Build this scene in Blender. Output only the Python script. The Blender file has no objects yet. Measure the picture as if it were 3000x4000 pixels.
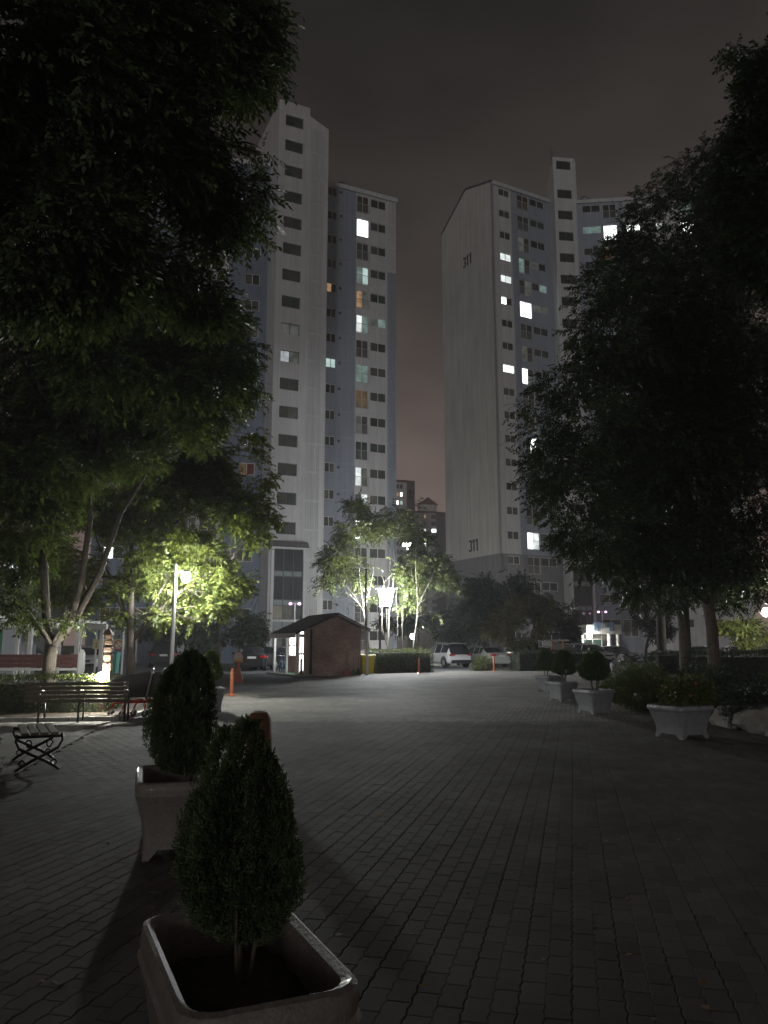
import bpy, math, random
import numpy as np
from mathutils import Vector, Matrix

SC = bpy.context.scene
COL = SC.collection
R = math.radians

# ------------------------------------------------------------------ camera
F, HY, H = 3050.0, 2520.0, 1.55            # focal length and horizon in photo pixels (3000 x 4000), eye height
PITCH = math.atan((HY - 2000) / F)
CP, SP = math.cos(PITCH), math.sin(PITCH)
cam_d = bpy.data.cameras.new('camera')
cam_d.sensor_fit = 'VERTICAL'
cam_d.sensor_height = 24.0
cam_d.sensor_width = 18.0
cam_d.lens = F / 4000 * 24.0
cam_d.clip_start = 0.05
cam_d.clip_end = 6000
cam = bpy.data.objects.new('camera', cam_d)
COL.objects.link(cam)
cam.location = (0, 0, H)
cam.rotation_euler = (R(90) + PITCH, 0, 0)
SC.camera = cam

# ------------------------------------------------------------------ night sky
W = bpy.data.worlds.new('World')
SC.world = W
W.use_nodes = True
nt = W.node_tree
nt.nodes.clear()
N = nt.nodes.new
L_ = nt.links.new
out = N('ShaderNodeOutputWorld')
bg = N('ShaderNodeBackground')
L_(bg.outputs[0], out.inputs[0])
tc = N('ShaderNodeTexCoord')
sep = N('ShaderNodeSeparateXYZ')
L_(tc.outputs['Generated'], sep.inputs[0])
ramp = N('ShaderNodeValToRGB')             # city glow: bright at the horizon, dark overhead, the same all round
cr = ramp.color_ramp
cr.elements[0].position = 0.0
cr.elements[0].color = (0.190, 0.136, 0.120, 1)
cr.elements[1].position = 1.0
cr.elements[1].color = (0.012, 0.0112, 0.0105, 1)
for pos, c3 in ((0.12, (0.165, 0.118, 0.104)), (0.25, (0.128, 0.096, 0.086)), (0.42, (0.066, 0.053, 0.046)),
                (0.55, (0.039, 0.033, 0.029)), (0.70, (0.0195, 0.0175, 0.0155))):
    e = cr.elements.new(pos)
    e.color = (*c3, 1)
L_(sep.outputs['Z'], ramp.inputs[0])
cl = N('ShaderNodeTexNoise')
cl.inputs['Scale'].default_value = 3.2
cl.inputs['Detail'].default_value = 5
cl.inputs['Roughness'].default_value = 0.5
mp = N('ShaderNodeMapping')
mp.inputs['Scale'].default_value = (1, 1, 2.2)
L_(tc.outputs['Generated'], mp.inputs[0])
L_(mp.outputs[0], cl.inputs['Vector'])
mr = N('ShaderNodeMapRange')
mr.inputs['From Min'].default_value = 0.3
mr.inputs['From Max'].default_value = 0.7
mr.inputs['To Min'].default_value = 0.58
mr.inputs['To Max'].default_value = 1.20
L_(cl.outputs['Fac'], mr.inputs['Value'])
mulc = N('ShaderNodeVectorMath')
mulc.operation = 'SCALE'
L_(ramp.outputs[0], mulc.inputs[0])
L_(mr.outputs[0], mulc.inputs['Scale'])
sky = N('ShaderNodeTexSky')
sky.sky_type = 'NISHITA'
sky.sun_disc = False
sky.sun_elevation = R(5)
sky.sun_rotation = R(192)
skm = N('ShaderNodeVectorMath')
skm.operation = 'SCALE'
skm.inputs['Scale'].default_value = 0.0004
L_(sky.outputs[0], skm.inputs[0])
addc = N('ShaderNodeVectorMath')
addc.operation = 'ADD'
L_(mulc.outputs[0], addc.inputs[0])
L_(skm.outputs[0], addc.inputs[1])
L_(addc.outputs[0], bg.inputs['Color'])
bg.inputs['Strength'].default_value = 1.0

# added fill sun behind the camera, in place of unseen city light
sun_d = bpy.data.lights.new('city_fill', 'SUN')
sun_d.energy = 0.34
sun_d.angle = R(12)
sun_d.color = (1.0, 0.985, 0.95)
sun = bpy.data.objects.new('city_fill', sun_d)
COL.objects.link(sun)
sun.rotation_euler = (Vector((math.sin(R(192)) * math.cos(R(5)), math.cos(R(192)) * math.cos(R(5)), math.sin(R(5))))).to_track_quat('Z', 'Y').to_euler()

SC.view_settings.view_transform = 'Standard'
SC.view_settings.look = 'None'
SC.view_settings.exposure = 0.0
SC.view_settings.gamma = 1.0
SC.view_settings.use_curve_mapping = False
SC.cycles.max_bounces = 6
SC.cycles.diffuse_bounces = 3
SC.cycles.glossy_bounces = 3
SC.cycles.transmission_bounces = 4
SC.cycles.transparent_max_bounces = 6
SC.cycles.caustics_reflective = False
SC.cycles.caustics_refractive = False
SC.cycles.sample_clamp_indirect = 3.0
SC.cycles.use_denoising = True

# lamp radiances (each lamp's own glass emits)
LANTERN, SIDE_LAMP, FLOOD, EDGE_LAMP, GLOBE = 560.0, 1850.0, 800.0, 500.0, 220.0


# ------------------------------------------------------------------ photo pixels to places
def ray(x, y):
    a, b = (x - 1500) / F, (2000 - y) / F
    return Vector((a, CP - b * SP, b * CP + SP))


def at(x, y, Y):
    """point on the ray of photo pixel (x, y) at distance Y in front of the camera"""
    r = ray(x, y)
    return Vector((0, 0, H)) + r * (Y / r.y)


def gr(x, y, z=0.0):
    """point on the ground (or at height z) under photo pixel (x, y)"""
    r = ray(x, y)
    return Vector((0, 0, H)) + r * ((z - H) / r.z)


K = 4000 / 2212


def atd(x, y, Y):
    return at(x * K, y * K, Y)


# ------------------------------------------------------------------ materials
MATS = {}


def _pr(name):
    m = bpy.data.materials.new(name)
    m.use_nodes = True
    t = m.node_tree
    b = t.nodes['Principled BSDF']
    return m, t, b


def mat(name, rgb, rough=0.6, var=0.12, scale=6.0, bump=0.0, bscale=None, metal=0.0, spec=0.5, coat=0.0, stain=0.0):
    """plain surface with mottled colour, fine relief and, if asked, vertical weather streaks"""
    if name in MATS:
        return MATS[name]
    m, t, b = _pr(name)
    n, l = t.nodes.new, t.links.new
    tcn = n('ShaderNodeTexCoord')
    no = n('ShaderNodeTexNoise')
    no.inputs['Scale'].default_value = scale
    no.inputs['Detail'].default_value = 6
    no.inputs['Roughness'].default_value = 0.62
    l(tcn.outputs['Object'], no.inputs['Vector'])
    rp = n('ShaderNodeValToRGB')
    rp.color_ramp.elements[0].position = 0.28
    rp.color_ramp.elements[1].position = 0.72
    rp.color_ramp.elements[0].color = (*[max(0, c * (1 - var)) for c in rgb], 1)
    rp.color_ramp.elements[1].color = (*[min(1, c * (1 + var)) for c in rgb], 1)
    l(no.outputs['Fac'], rp.inputs[0])
    colour = rp.outputs[0]
    if stain:
        mpn = n('ShaderNodeMapping')
        mpn.inputs['Scale'].default_value = (2.2, 2.2, 0.10)
        l(tcn.outputs['Object'], mpn.inputs[0])
        n2 = n('ShaderNodeTexNoise')
        n2.inputs['Scale'].default_value = 1.3
        n2.inputs['Detail'].default_value = 5
        l(mpn.outputs[0], n2.inputs['Vector'])
        r2 = n('ShaderNodeMapRange')
        r2.inputs['From Min'].default_value = 0.35
        r2.inputs['From Max'].default_value = 0.75
        r2.inputs['To Min'].default_value = 1.0
        r2.inputs['To Max'].default_value = 1.0 - stain
        l(n2.outputs['Fac'], r2.inputs['Value'])
        vm = n('ShaderNodeVectorMath')
        vm.operation = 'SCALE'
        l(colour, vm.inputs[0])
        l(r2.outputs[0], vm.inputs['Scale'])
        colour = vm.outputs[0]
    l(colour, b.inputs['Base Color'])
    b.inputs['Roughness'].default_value = rough
    b.inputs['Metallic'].default_value = metal
    b.inputs['Specular IOR Level'].default_value = spec
    if coat:
        b.inputs['Coat Weight'].default_value = coat
        b.inputs['Coat Roughness'].default_value = 0.08
    if bump:
        n3 = n('ShaderNodeTexNoise')
        n3.inputs['Scale'].default_value = bscale or scale * 12
        n3.inputs['Detail'].default_value = 4
        l(tcn.outputs['Object'], n3.inputs['Vector'])
        bp = n('ShaderNodeBump')
        bp.inputs['Strength'].default_value = bump
        bp.inputs['Distance'].default_value = 0.02
        l(n3.outputs['Fac'], bp.inputs['Height'])
        l(bp.outputs[0], b.inputs['Normal'])
    MATS[name] = m
    return m


def piece_mat(name, rgb, var=0.25, rough=0.85, bump=0.4, bscale=60):
    """material for bricks and pavers: each piece (island or object) gets a slightly different tone"""
    if name in MATS:
        return MATS[name]
    m, t, b = _pr(name)
    n, l = t.nodes.new, t.links.new
    g = n('ShaderNodeNewGeometry')
    oi = n('ShaderNodeObjectInfo')
    ad = n('ShaderNodeMath')
    ad.operation = 'ADD'
    l(g.outputs['Random Per Island'], ad.inputs[0])
    l(oi.outputs['Random'], ad.inputs[1])
    fr = n('ShaderNodeMath')
    fr.operation = 'FRACT'
    l(ad.outputs[0], fr.inputs[0])
    tcn = n('ShaderNodeTexCoord')
    no = n('ShaderNodeTexNoise')
    no.inputs['Scale'].default_value = bscale
    no.inputs['Detail'].default_value = 5
    l(g.outputs['Position'], no.inputs['Vector'])
    big = n('ShaderNodeTexNoise')
    big.inputs['Scale'].default_value = 0.7
    big.inputs['Detail'].default_value = 6
    l(g.outputs['Position'], big.inputs['Vector'])
    m1 = n('ShaderNodeMapRange')
    m1.inputs['To Min'].default_value = 1 - var
    m1.inputs['To Max'].default_value = 1 + var
    l(fr.outputs[0], m1.inputs['Value'])
    m2 = n('ShaderNodeMapRange')
    m2.inputs['From Min'].default_value = 0.3
    m2.inputs['From Max'].default_value = 0.7
    m2.inputs['To Min'].default_value = 0.60
    m2.inputs['To Max'].default_value = 1.28
    l(big.outputs['Fac'], m2.inputs['Value'])
    m3 = n('ShaderNodeMapRange')
    m3.inputs['To Min'].default_value = 0.75
    m3.inputs['To Max'].default_value = 1.25
    l(no.outputs['Fac'], m3.inputs['Value'])
    p1 = n('ShaderNodeMath')
    p1.operation = 'MULTIPLY'
    l(m1.outputs[0], p1.inputs[0])
    l(m2.outputs[0], p1.inputs[1])
    p2 = n('ShaderNodeMath')
    p2.operation = 'MULTIPLY'
    l(p1.outputs[0], p2.inputs[0])
    l(m3.outputs[0], p2.inputs[1])
    vm = n('ShaderNodeVectorMath')
    vm.operation = 'SCALE'
    vm.inputs[0].default_value = rgb
    l(p2.outputs[0], vm.inputs['Scale'])
    l(vm.outputs[0], b.inputs['Base Color'])
    b.inputs['Roughness'].default_value = rough
    b.inputs['Specular IOR Level'].default_value = 0.15
    bp = n('ShaderNodeBump')
    bp.inputs['Strength'].default_value = bump
    bp.inputs['Distance'].default_value = 0.006
    l(no.outputs['Fac'], bp.inputs['Height'])
    l(bp.outputs[0], b.inputs['Normal'])
    MATS[name] = m
    return m


def leaf_mat(name, rgb, var=0.35, trans=0.35, rough=0.42):
    if name in MATS:
        return MATS[name]
    m, t, b = _pr(name)
    n, l = t.nodes.new, t.links.new
    g = n('ShaderNodeNewGeometry')
    rp = n('ShaderNodeValToRGB')
    rp.color_ramp.elements[0].color = (*[c * (1 - var) for c in rgb], 1)
    rp.color_ramp.elements[1].color = (rgb[0] * (1 + var * 1.4), rgb[1] * (1 + var), rgb[2] * (1 + var * .3), 1)
    l(g.outputs['Random Per Island'], rp.inputs[0])
    l(rp.outputs[0], b.inputs['Base Color'])
    b.inputs['Roughness'].default_value = rough
    b.inputs['Specular IOR Level'].default_value = 0.35
    tr = n('ShaderNodeBsdfTranslucent')
    vm = n('ShaderNodeVectorMath')
    vm.operation = 'MULTIPLY'
    vm.inputs[1].default_value = (1.3, 1.3, 0.75)
    l(rp.outputs[0], vm.inputs[0])
    l(vm.outputs[0], tr.inputs['Color'])
    mx = n('ShaderNodeMixShader')
    mx.inputs[0].default_value = trans
    l(b.outputs[0], mx.inputs[1])
    l(tr.outputs[0], mx.inputs[2])
    l(mx.outputs[0], t.nodes['Material Output'].inputs['Surface'])
    MATS[name] = m
    return m


def emit(name, rgb, strength, fold=0.0):
    """a lamp's glass or a lit window; fold > 0 adds curtain folds and an uneven room behind"""
    if name in MATS:
        return MATS[name]
    m = bpy.data.materials.new(name)
    m.use_nodes = True
    t = m.node_tree
    t.nodes.clear()
    n, l = t.nodes.new, t.links.new
    o = n('ShaderNodeOutputMaterial')
    e = n('ShaderNodeEmission')
    e.inputs['Color'].default_value = (*rgb, 1)
    e.inputs['Strength'].default_value = strength
    l(e.outputs[0], o.inputs['Surface'])
    if fold:
        tcn = n('ShaderNodeTexCoord')
        wv = n('ShaderNodeTexWave')
        wv.inputs['Scale'].default_value = 3.0
        wv.inputs['Distortion'].default_value = 2.0
        l(tcn.outputs['Object'], wv.inputs['Vector'])
        no = n('ShaderNodeTexNoise')
        no.inputs['Scale'].default_value = 1.6
        oi = n('ShaderNodeObjectInfo')
        av = n('ShaderNodeVectorMath')
        av.operation = 'ADD'
        l(tcn.outputs['Object'], av.inputs[0])
        l(oi.outputs['Location'], av.inputs[1])
        l(av.outputs[0], no.inputs['Vector'])
        m1 = n('ShaderNodeMapRange')
        m1.inputs['To Min'].default_value = 1 - fold * .5
        l(wv.outputs['Fac'], m1.inputs['Value'])
        m2 = n('ShaderNodeMapRange')
        m2.inputs['From Min'].default_value = 0.3
        m2.inputs['From Max'].default_value = 0.7
        m2.inputs['To Min'].default_value = 1 - fold
        l(no.outputs['Fac'], m2.inputs['Value'])
        p1 = n('ShaderNodeMath')
        p1.operation = 'MULTIPLY'
        l(m1.outputs[0], p1.inputs[0])
        l(m2.outputs[0], p1.inputs[1])
        p2 = n('ShaderNodeMath')
        p2.operation = 'MULTIPLY'
        p2.inputs[1].default_value = strength
        l(p1.outputs[0], p2.inputs[0])
        l(p2.outputs[0], e.inputs['Strength'])
    MATS[name] = m
    return m


WHITE_WALL = mat('white_paint_wall', (0.60, 0.61, 0.635), 0.85, 0.07, 0.6, 0.25, 9, stain=0.22)
BLUE_WALL = mat('blue_paint_wall', (0.34, 0.375, 0.455), 0.85, 0.07, 0.6, 0.25, 9, stain=0.2)
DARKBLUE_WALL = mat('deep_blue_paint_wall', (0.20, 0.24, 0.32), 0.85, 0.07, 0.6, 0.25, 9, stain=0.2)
GREY_WALL = mat('grey_paint_wall', (0.25, 0.25, 0.265), 0.85, 0.07, 0.6, 0.25, 9, stain=0.25)
GABLE_WALL = mat('cream_grey_paint_wall', (0.60, 0.605, 0.585), 0.88, 0.08, 0.35, 0.3, 6, stain=0.28)
FRAME = mat('white_window_frame', (0.66, 0.66, 0.66), 0.5, 0.05)
DARKFRAME = mat('dark_window_frame', (0.10, 0.10, 0.11), 0.5, 0.05)
STEEL = mat('grey_steel', (0.42, 0.42, 0.43), 0.42, 0.1, metal=0.6)
RAIL = mat('railing_paint', (0.45, 0.46, 0.46), 0.5, 0.1)
BLACK = mat('black_metal', (0.018, 0.018, 0.02), 0.42, 0.2, metal=0.2)
RUBBER = mat('black_rubber', (0.02, 0.02, 0.02), 0.8, 0.2)
WOOD_DARK = mat('dark_stained_wood', (0.055, 0.034, 0.022), 0.6, 0.3, 14, 0.3, 40)
WOOD = mat('weathered_wood', (0.16, 0.115, 0.075), 0.75, 0.3, 14, 0.3, 40)
ASPHALT = mat('asphalt', (0.075, 0.077, 0.083), 0.9, 0.22, 3, 0.6, 120)
SOIL = mat('soil', (0.05, 0.037, 0.026), 0.95, 0.35, 14, 1.0, 40)
CONCRETE = mat('concrete', (0.27, 0.265, 0.25), 0.88, 0.16, 5, 0.4, 60, stain=0.15)
PAVER = piece_mat('paver_concrete_shaded', (0.106, 0.101, 0.093), 0.17, 0.82, 0.5, 70)  # darker than the far paving: foreground dimness put into the colour
JOINT = mat('joint_sand', (0.075, 0.07, 0.062), 0.95, 0.3, 20)
BRICK = piece_mat('red_brick', (0.45, 0.31, 0.275), 0.14, 0.85, 0.5, 50)
MORTAR = mat('mortar', (0.27, 0.22, 0.20), 0.95, 0.2, 12)
SHINGLE = mat('dark_shingle', (0.085, 0.08, 0.082), 0.85, 0.3, 10, 0.5, 40)
BARK = mat('grey_bark', (0.095, 0.082, 0.066), 0.9, 0.35, 9, 0.9, 30)
BARK_DARK = mat('dark_bark', (0.065, 0.052, 0.042), 0.92, 0.35, 9, 0.9, 30)
BARK_PALE = mat('pale_bark', (0.10, 0.088, 0.07), 0.85, 0.3, 6, 0.6, 25)
ORANGE = mat('orange_plastic', (0.34, 0.085, 0.035), 0.5, 0.2, 5)
WHITE = mat('white_enamel', (0.75, 0.75, 0.74), 0.35, 0.06)
YELLOW = mat('yellow_plastic', (0.62, 0.50, 0.02), 0.45, 0.1)
GREENP = mat('green_plastic', (0.02, 0.20, 0.085), 0.5, 0.12)
PINKP = mat('pink_plastic', (0.50, 0.16, 0.17), 0.5, 0.12)
BLUEP = mat('blue_enamel', (0.05, 0.14, 0.30), 0.4, 0.1)
REDP = mat('red_enamel', (0.50, 0.018, 0.02), 0.38, 0.1)
ROCK = mat('granite_rock', (0.20, 0.195, 0.18), 0.9, 0.3, 6, 0.8, 20)
TYRE = mat('tyre_rubber', (0.015, 0.015, 0.016), 0.85, 0.1)
ALLOY = mat('alloy_wheel', (0.45, 0.45, 0.46), 0.3, 0.1, metal=0.9)
CARGLASS = mat('car_glass', (0.012, 0.014, 0.016), 0.06, 0.0, spec=0.7)
TAIL = mat('tail_lamp_red', (0.35, 0.01, 0.012), 0.15, 0.05, coat=1)
HEAD = mat('headlamp_clear', (0.55, 0.57, 0.60), 0.12, 0.05, coat=1)
CHROME = mat('chrome', (0.6, 0.6, 0.62), 0.15, 0.02, metal=1)

# dark panes: reflective glass with whatever hangs behind it
PANES = [mat('pane_dark', (0.034, 0.038, 0.038), 0.07, 0.2, 1.0, spec=0.8),
         mat('pane_green', (0.050, 0.072, 0.064), 0.09, 0.25, 1.0, spec=0.8),
         mat('pane_curtain_brown', (0.075, 0.050, 0.038), 0.14, 0.3, 1.5, spec=0.7),
         mat('pane_blind_grey', (0.085, 0.088, 0.085), 0.16, 0.3, 1.5, spec=0.7),
         mat('pane_curtain_dim', (0.15, 0.155, 0.14), 0.2, 0.35, 1.2, spec=0.6)]
LIT = {'w': emit('room_white', (0.95, 1.0, 1.0), 3.6), 'W': emit('room_white_curtain', (0.93, 1.0, 0.98), 1.35, 0.4),
       't': emit('room_teal_curtain', (0.52, 0.75, 0.68), 0.42, 0.55), 'T': emit('room_teal_bright', (0.74, 1.0, 0.95), 0.75, 0.3),
       'd': emit('room_dim', (0.62, 0.66, 0.58), 0.17, 0.6), 'o': emit('room_orange', (1.0, 0.60, 0.32), 0.55, 0.6),
       'a': emit('room_amber_dim', (0.85, 0.55, 0.28), 0.17, 0.6), 's': emit('stair_dim', (0.78, 0.80, 0.76), 0.13, 0.4),
       'S': emit('stair_bright', (0.88, 0.93, 1.0), 0.62, 0.5), 'r': mat('pane_curtain_red', (0.16, 0.035, 0.03), 0.2, 0.3, 1.5)}


# ------------------------------------------------------------------ mesh helpers
class MB:
    def __init__(self):
        self.v, self.f = [], []

    def add(self, vs, fs, m=None):
        o = len(self.v)
        if m is not None:
            vs = [tuple(m @ Vector(p)) for p in vs]
        self.v += [tuple(p) for p in vs]
        self.f += [tuple(i + o for i in q) for q in fs]
        return self

    def box(self, x0, x1, y0, y1, z0, z1, m=None):
        vs = [(x0, y0, z0), (x1, y0, z0), (x1, y1, z0), (x0, y1, z0), (x0, y0, z1), (x1, y0, z1), (x1, y1, z1), (x0, y1, z1)]
        return self.add(vs, [(0, 3, 2, 1), (4, 5, 6, 7), (0, 1, 5, 4), (1, 2, 6, 5), (2, 3, 7, 6), (3, 0, 4, 7)], m)

    def cbox(self, c, s, m=None):
        return self.box(c[0] - s[0] / 2, c[0] + s[0] / 2, c[1] - s[1] / 2, c[1] + s[1] / 2, c[2] - s[2] / 2, c[2] + s[2] / 2, m)

    def tube(self, pts, rad, n=8, caps=True):
        pts = [Vector(p) for p in pts]
        if not hasattr(rad, '__len__'):
            rad = [rad] * len(pts)
        rings, ref = [], None
        for i, p in enumerate(pts):
            d = (pts[min(i + 1, len(pts) - 1)] - pts[max(i - 1, 0)])
            d = d.normalized() if d.length > 1e-9 else Vector((0, 0, 1))
            if ref is None:
                ref = Vector((1, 0, 0)) if abs(d.x) < 0.8 else Vector((0, 1, 0))
            a = (ref - d * ref.dot(d))
            a = a.normalized() if a.length > 1e-6 else d.orthogonal().normalized()
            ref = a
            b = d.cross(a)
            rings.append([p + (a * math.cos(t) + b * math.sin(t)) * rad[i] for t in [2 * math.pi * k / n for k in range(n)]])
        return self.loft(rings, caps)

    def loft(self, rings, caps=True, closed=True):
        n = len(rings[0])
        vs = [p for r in rings for p in r]
        fs = []
        for i in range(len(rings) - 1):
            for k in range(n if closed else n - 1):
                k2 = (k + 1) % n
                fs.append((i * n + k, i * n + k2, (i + 1) * n + k2, (i + 1) * n + k))
        if caps:
            fs.append(tuple(range(n - 1, -1, -1)))
            fs.append(tuple((len(rings) - 1) * n + k for k in range(n)))
        return self.add(vs, fs)

    def lathe(self, prof, c=(0, 0, 0), n=16, caps=True):
        rings = [[(c[0] + r * math.cos(2 * math.pi * k / n), c[1] + r * math.sin(2 * math.pi * k / n), c[2] + z) for k in range(n)] for r, z in prof]
        return self.loft(rings, caps)

    def prism(self, poly, z0, z1, m=None):
        n = len(poly)
        vs = [(x, y, z0) for x, y in poly] + [(x, y, z1) for x, y in poly]
        fs = [tuple(range(n - 1, -1, -1)), tuple(range(n, 2 * n))] + [(i, (i + 1) % n, n + (i + 1) % n, n + i) for i in range(n)]
        return self.add(vs, fs, m)

    def xzprism(self, poly, y0, y1, m=None):
        """polygon in the x-z plane pulled along y"""
        n = len(poly)
        vs = [(x, y0, z) for x, z in poly] + [(x, y1, z) for x, z in poly]
        fs = [tuple(range(n)), tuple(range(2 * n - 1, n - 1, -1))] + [((i + 1) % n, i, n + i, n + (i + 1) % n) for i in range(n)]
        return self.add(vs, fs, m)

    def mesh(self, name):
        me = bpy.data.meshes.new(name)
        me.from_pydata(self.v, [], self.f)
        me.update()
        return me

    def build(self, name, material, parent=None, smooth=False, bevel=0.0, loc=None, rotz=0.0, seg=2):
        return link(name, self.mesh(name), material, parent, smooth, bevel, loc, rotz, seg)


def link(name, me, material, parent=None, smooth=False, bevel=0.0, loc=None, rotz=0.0, seg=2):
    o = bpy.data.objects.new(name, me)
    COL.objects.link(o)
    if material is not None and not me.materials:
        me.materials.append(material)
    if smooth:
        me.polygons.foreach_set('use_smooth', [True] * len(me.polygons))
        if smooth == 'auto':
            me.set_sharp_from_angle(angle=R(35))
    if bevel:
        md = o.modifiers.new('bevel', 'BEVEL')
        md.width = bevel
        md.segments = seg
        md.limit_method = 'ANGLE'
        md.angle_limit = R(35)
    if parent is not None:
        o.parent = parent
    if loc is not None:
        o.location = loc
    if rotz:
        o.rotation_euler = (0, 0, rotz)
    return o


def share(name, me, material, parent, loc=(0, 0, 0), rotz=0.0):
    """another object on the same mesh data, with its own material"""
    o = bpy.data.objects.new(name, me)
    COL.objects.link(o)
    if not me.materials:
        me.materials.append(material)
    o.material_slots[0].link = 'OBJECT'
    o.material_slots[0].material = material
    o.parent = parent
    o.location = loc
    if rotz:
        o.rotation_euler = (0, 0, rotz)
    return o


def tag(o, label, cat, group=None):
    o['label'] = label
    o['category'] = cat
    if group:
        o['group'] = group
    return o


def thing(name, label, cat, loc=(0, 0, 0), rotz=0.0, group=None):
    o = bpy.data.objects.new(name, None)
    o.empty_display_size = 0.2
    COL.objects.link(o)
    o.location = loc
    o.rotation_euler = (0, 0, rotz)
    return tag(o, label, cat, group)


def struct(o):
    o['kind'] = 'structure'
    return o


def stuff(o):
    o['kind'] = 'stuff'
    return o


def head(h):
    """heading in degrees clockwise from straight ahead -> rotation that turns local x onto it"""
    return R(90 - h)


def text_mesh(name, body, size, extrude=0.01):
    cu = bpy.data.curves.new(name, 'FONT')
    cu.body = body
    cu.size = size
    cu.extrude = extrude
    cu.align_x = 'CENTER'
    cu.align_y = 'CENTER'
    o = bpy.data.objects.new(name, cu)
    COL.objects.link(o)
    dg = bpy.context.evaluated_depsgraph_get()
    me = bpy.data.meshes.new_from_object(o.evaluated_get(dg))
    bpy.data.objects.remove(o)
    bpy.data.curves.remove(cu)
    me.materials.clear()
    return me


def numerals(size, material, parent, loc, rot):
    """bold painted 311"""
    m = MB()
    h = size
    t = .17 * h

    def bar(x0, x1, y0, y1):
        m.box(x0, x1, y0, y1, -.01, .01)
    for i in range(2):                              # the bowls of the three
        cy = (.27 if i == 0 else .74) * h
        ro_, ri = (.28 if i == 0 else .26) * h, (.28 if i == 0 else .26) * h - t
        k = 14
        a0, a1 = (-150, 88) if i == 0 else (-88, 150)
        for j in range(k):
            b0, b1 = R(a0 + (a1 - a0) * j / k), R(a0 + (a1 - a0) * (j + 1) / k)
            q = [(.27 * h + r_ * math.cos(b), cy + r_ * math.sin(b)) for r_, b in ((ri, b0), (ro_, b0), (ro_, b1), (ri, b1))]
            m.prism(q, -.01, .01)
    for x in (.72 * h, 1.18 * h):                   # the two ones, each with a flag
        bar(x, x + t, 0, h)
        m.prism([(x - .16 * h, .74 * h), (x + .001, .86 * h), (x + .001, h), (x - .03 * h, .97 * h), (x - .16 * h, .88 * h)], -.01, .0095)
    me = m.mesh('lettering')
    for v in me.vertices:
        v.co.x -= .66 * h
        v.co.y -= .5 * h
    o = link('lettering', me, material, parent)
    o.location = loc
    o.rotation_euler = rot
    return o


def lettering(body, size, material, parent, loc, rot):
    o = link('lettering', text_mesh('lettering', body, size), material, parent)
    o.location = loc
    o.rotation_euler = rot
    return o


# ------------------------------------------------------------------ foliage
def quads_object(name, V, material, parent=None, quad=True):
    n = len(V) // 4
    me = bpy.data.meshes.new(name)
    me.vertices.add(len(V))
    me.vertices.foreach_set('co', np.asarray(V, dtype=np.float32).ravel())
    me.loops.add(n * 4)
    me.loops.foreach_set('vertex_index', np.arange(n * 4, dtype=np.int32))
    me.polygons.add(n)
    me.polygons.foreach_set('loop_start', np.arange(n, dtype=np.int32) * 4)
    me.polygons.foreach_set('loop_total', np.full(n, 4, dtype=np.int32))
    me.update()
    me.validate()
    me.materials.append(material)
    return link(name, me, None, parent)


def unit(a):
    return a / np.maximum(np.linalg.norm(a, axis=1, keepdims=True), 1e-9)


def sprays(rng, pos, axis, up, m, length, leaf, width, spread=0.9, curl=0.25, jitter=0.25):
    """twigs at pos along axis, each with m alternate leaves: returns quad corner positions"""
    n = len(pos)
    x = unit(axis)
    y = unit(np.cross(up, x))
    z = np.cross(x, y)
    sc = rng.uniform(0.7, 1.25, (n, 1))
    out_ = np.empty((n, m, 4, 3), dtype=np.float32)
    for i in range(m):
        t = (i + 0.6) / m
        s = 1 if i % 2 else -1
        base = pos + x * (t * length) * sc - z * (curl * length * t * t) * sc
        d = unit(x * (0.45 + 0.55 * t) + y * (s * spread * (1.05 - 0.6 * t)) + rng.normal(0, jitter, (n, 3)) - z * curl)
        w = unit(np.cross(d, z) + rng.normal(0, jitter, (n, 3)))
        ll = leaf * sc * rng.uniform(0.75, 1.2, (n, 1))
        ww = width * sc * rng.uniform(0.8, 1.15, (n, 1))
        out_[:, i, 0] = base
        out_[:, i, 1] = base + d * ll * 0.45 + w * ww * 0.5
        out_[:, i, 2] = base + d * ll - z * 0.12 * ll
        out_[:, i, 3] = base + d * ll * 0.45 - w * ww * 0.5
    return out_.reshape(-1, 3)


def clump_noise(p, s, ph):
    q = p * s + ph
    return (np.sin(q[:, 0] + 1.7 * np.sin(q[:, 1] * .9)) + np.sin(q[:, 1] * 1.1 + 1.3 * np.sin(q[:, 2])) + np.sin(q[:, 2] * 1.2 + 1.5 * np.sin(q[:, 0] * .8))) / 3


def crown_points(rng, blobs, n, shell=0.45, gap=-0.15, gscale=2.2):
    """points inside a set of ellipsoids, more of them near the skin, with gaps between clumps"""
    w = np.array([(b[1][0] * b[1][1] * b[1][2]) ** (2 / 3.0) for b in blobs])
    w = w / w.sum()
    P, D = [], []
    ph = rng.uniform(0, 20, 3)
    for (c, r, *rest), wi in zip(blobs, w):
        k = max(12, int(n * wi * 1.7))
        d = unit(rng.normal(0, 1, (k, 3)))
        rad = shell + (1 - shell) * rng.uniform(0, 1, (k, 1)) ** 0.6
        rad *= 1 + 0.13 * np.sin(d[:, :1] * 7 + ph[0]) * np.sin(d[:, 2:] * 6 + ph[1])
        p = np.asarray(c) + d * rad * np.asarray(r)
        keep = clump_noise(p, gscale, ph) > gap + rng.normal(0, 0.12, k)
        p, d = p[keep], d[keep]
        P.append(p)
        D.append(d)
    P, D = np.concatenate(P), np.concatenate(D)
    if len(P) > n:
        s = rng.choice(len(P), n, replace=False)
        P, D = P[s], D[s]
    return P, D


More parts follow.
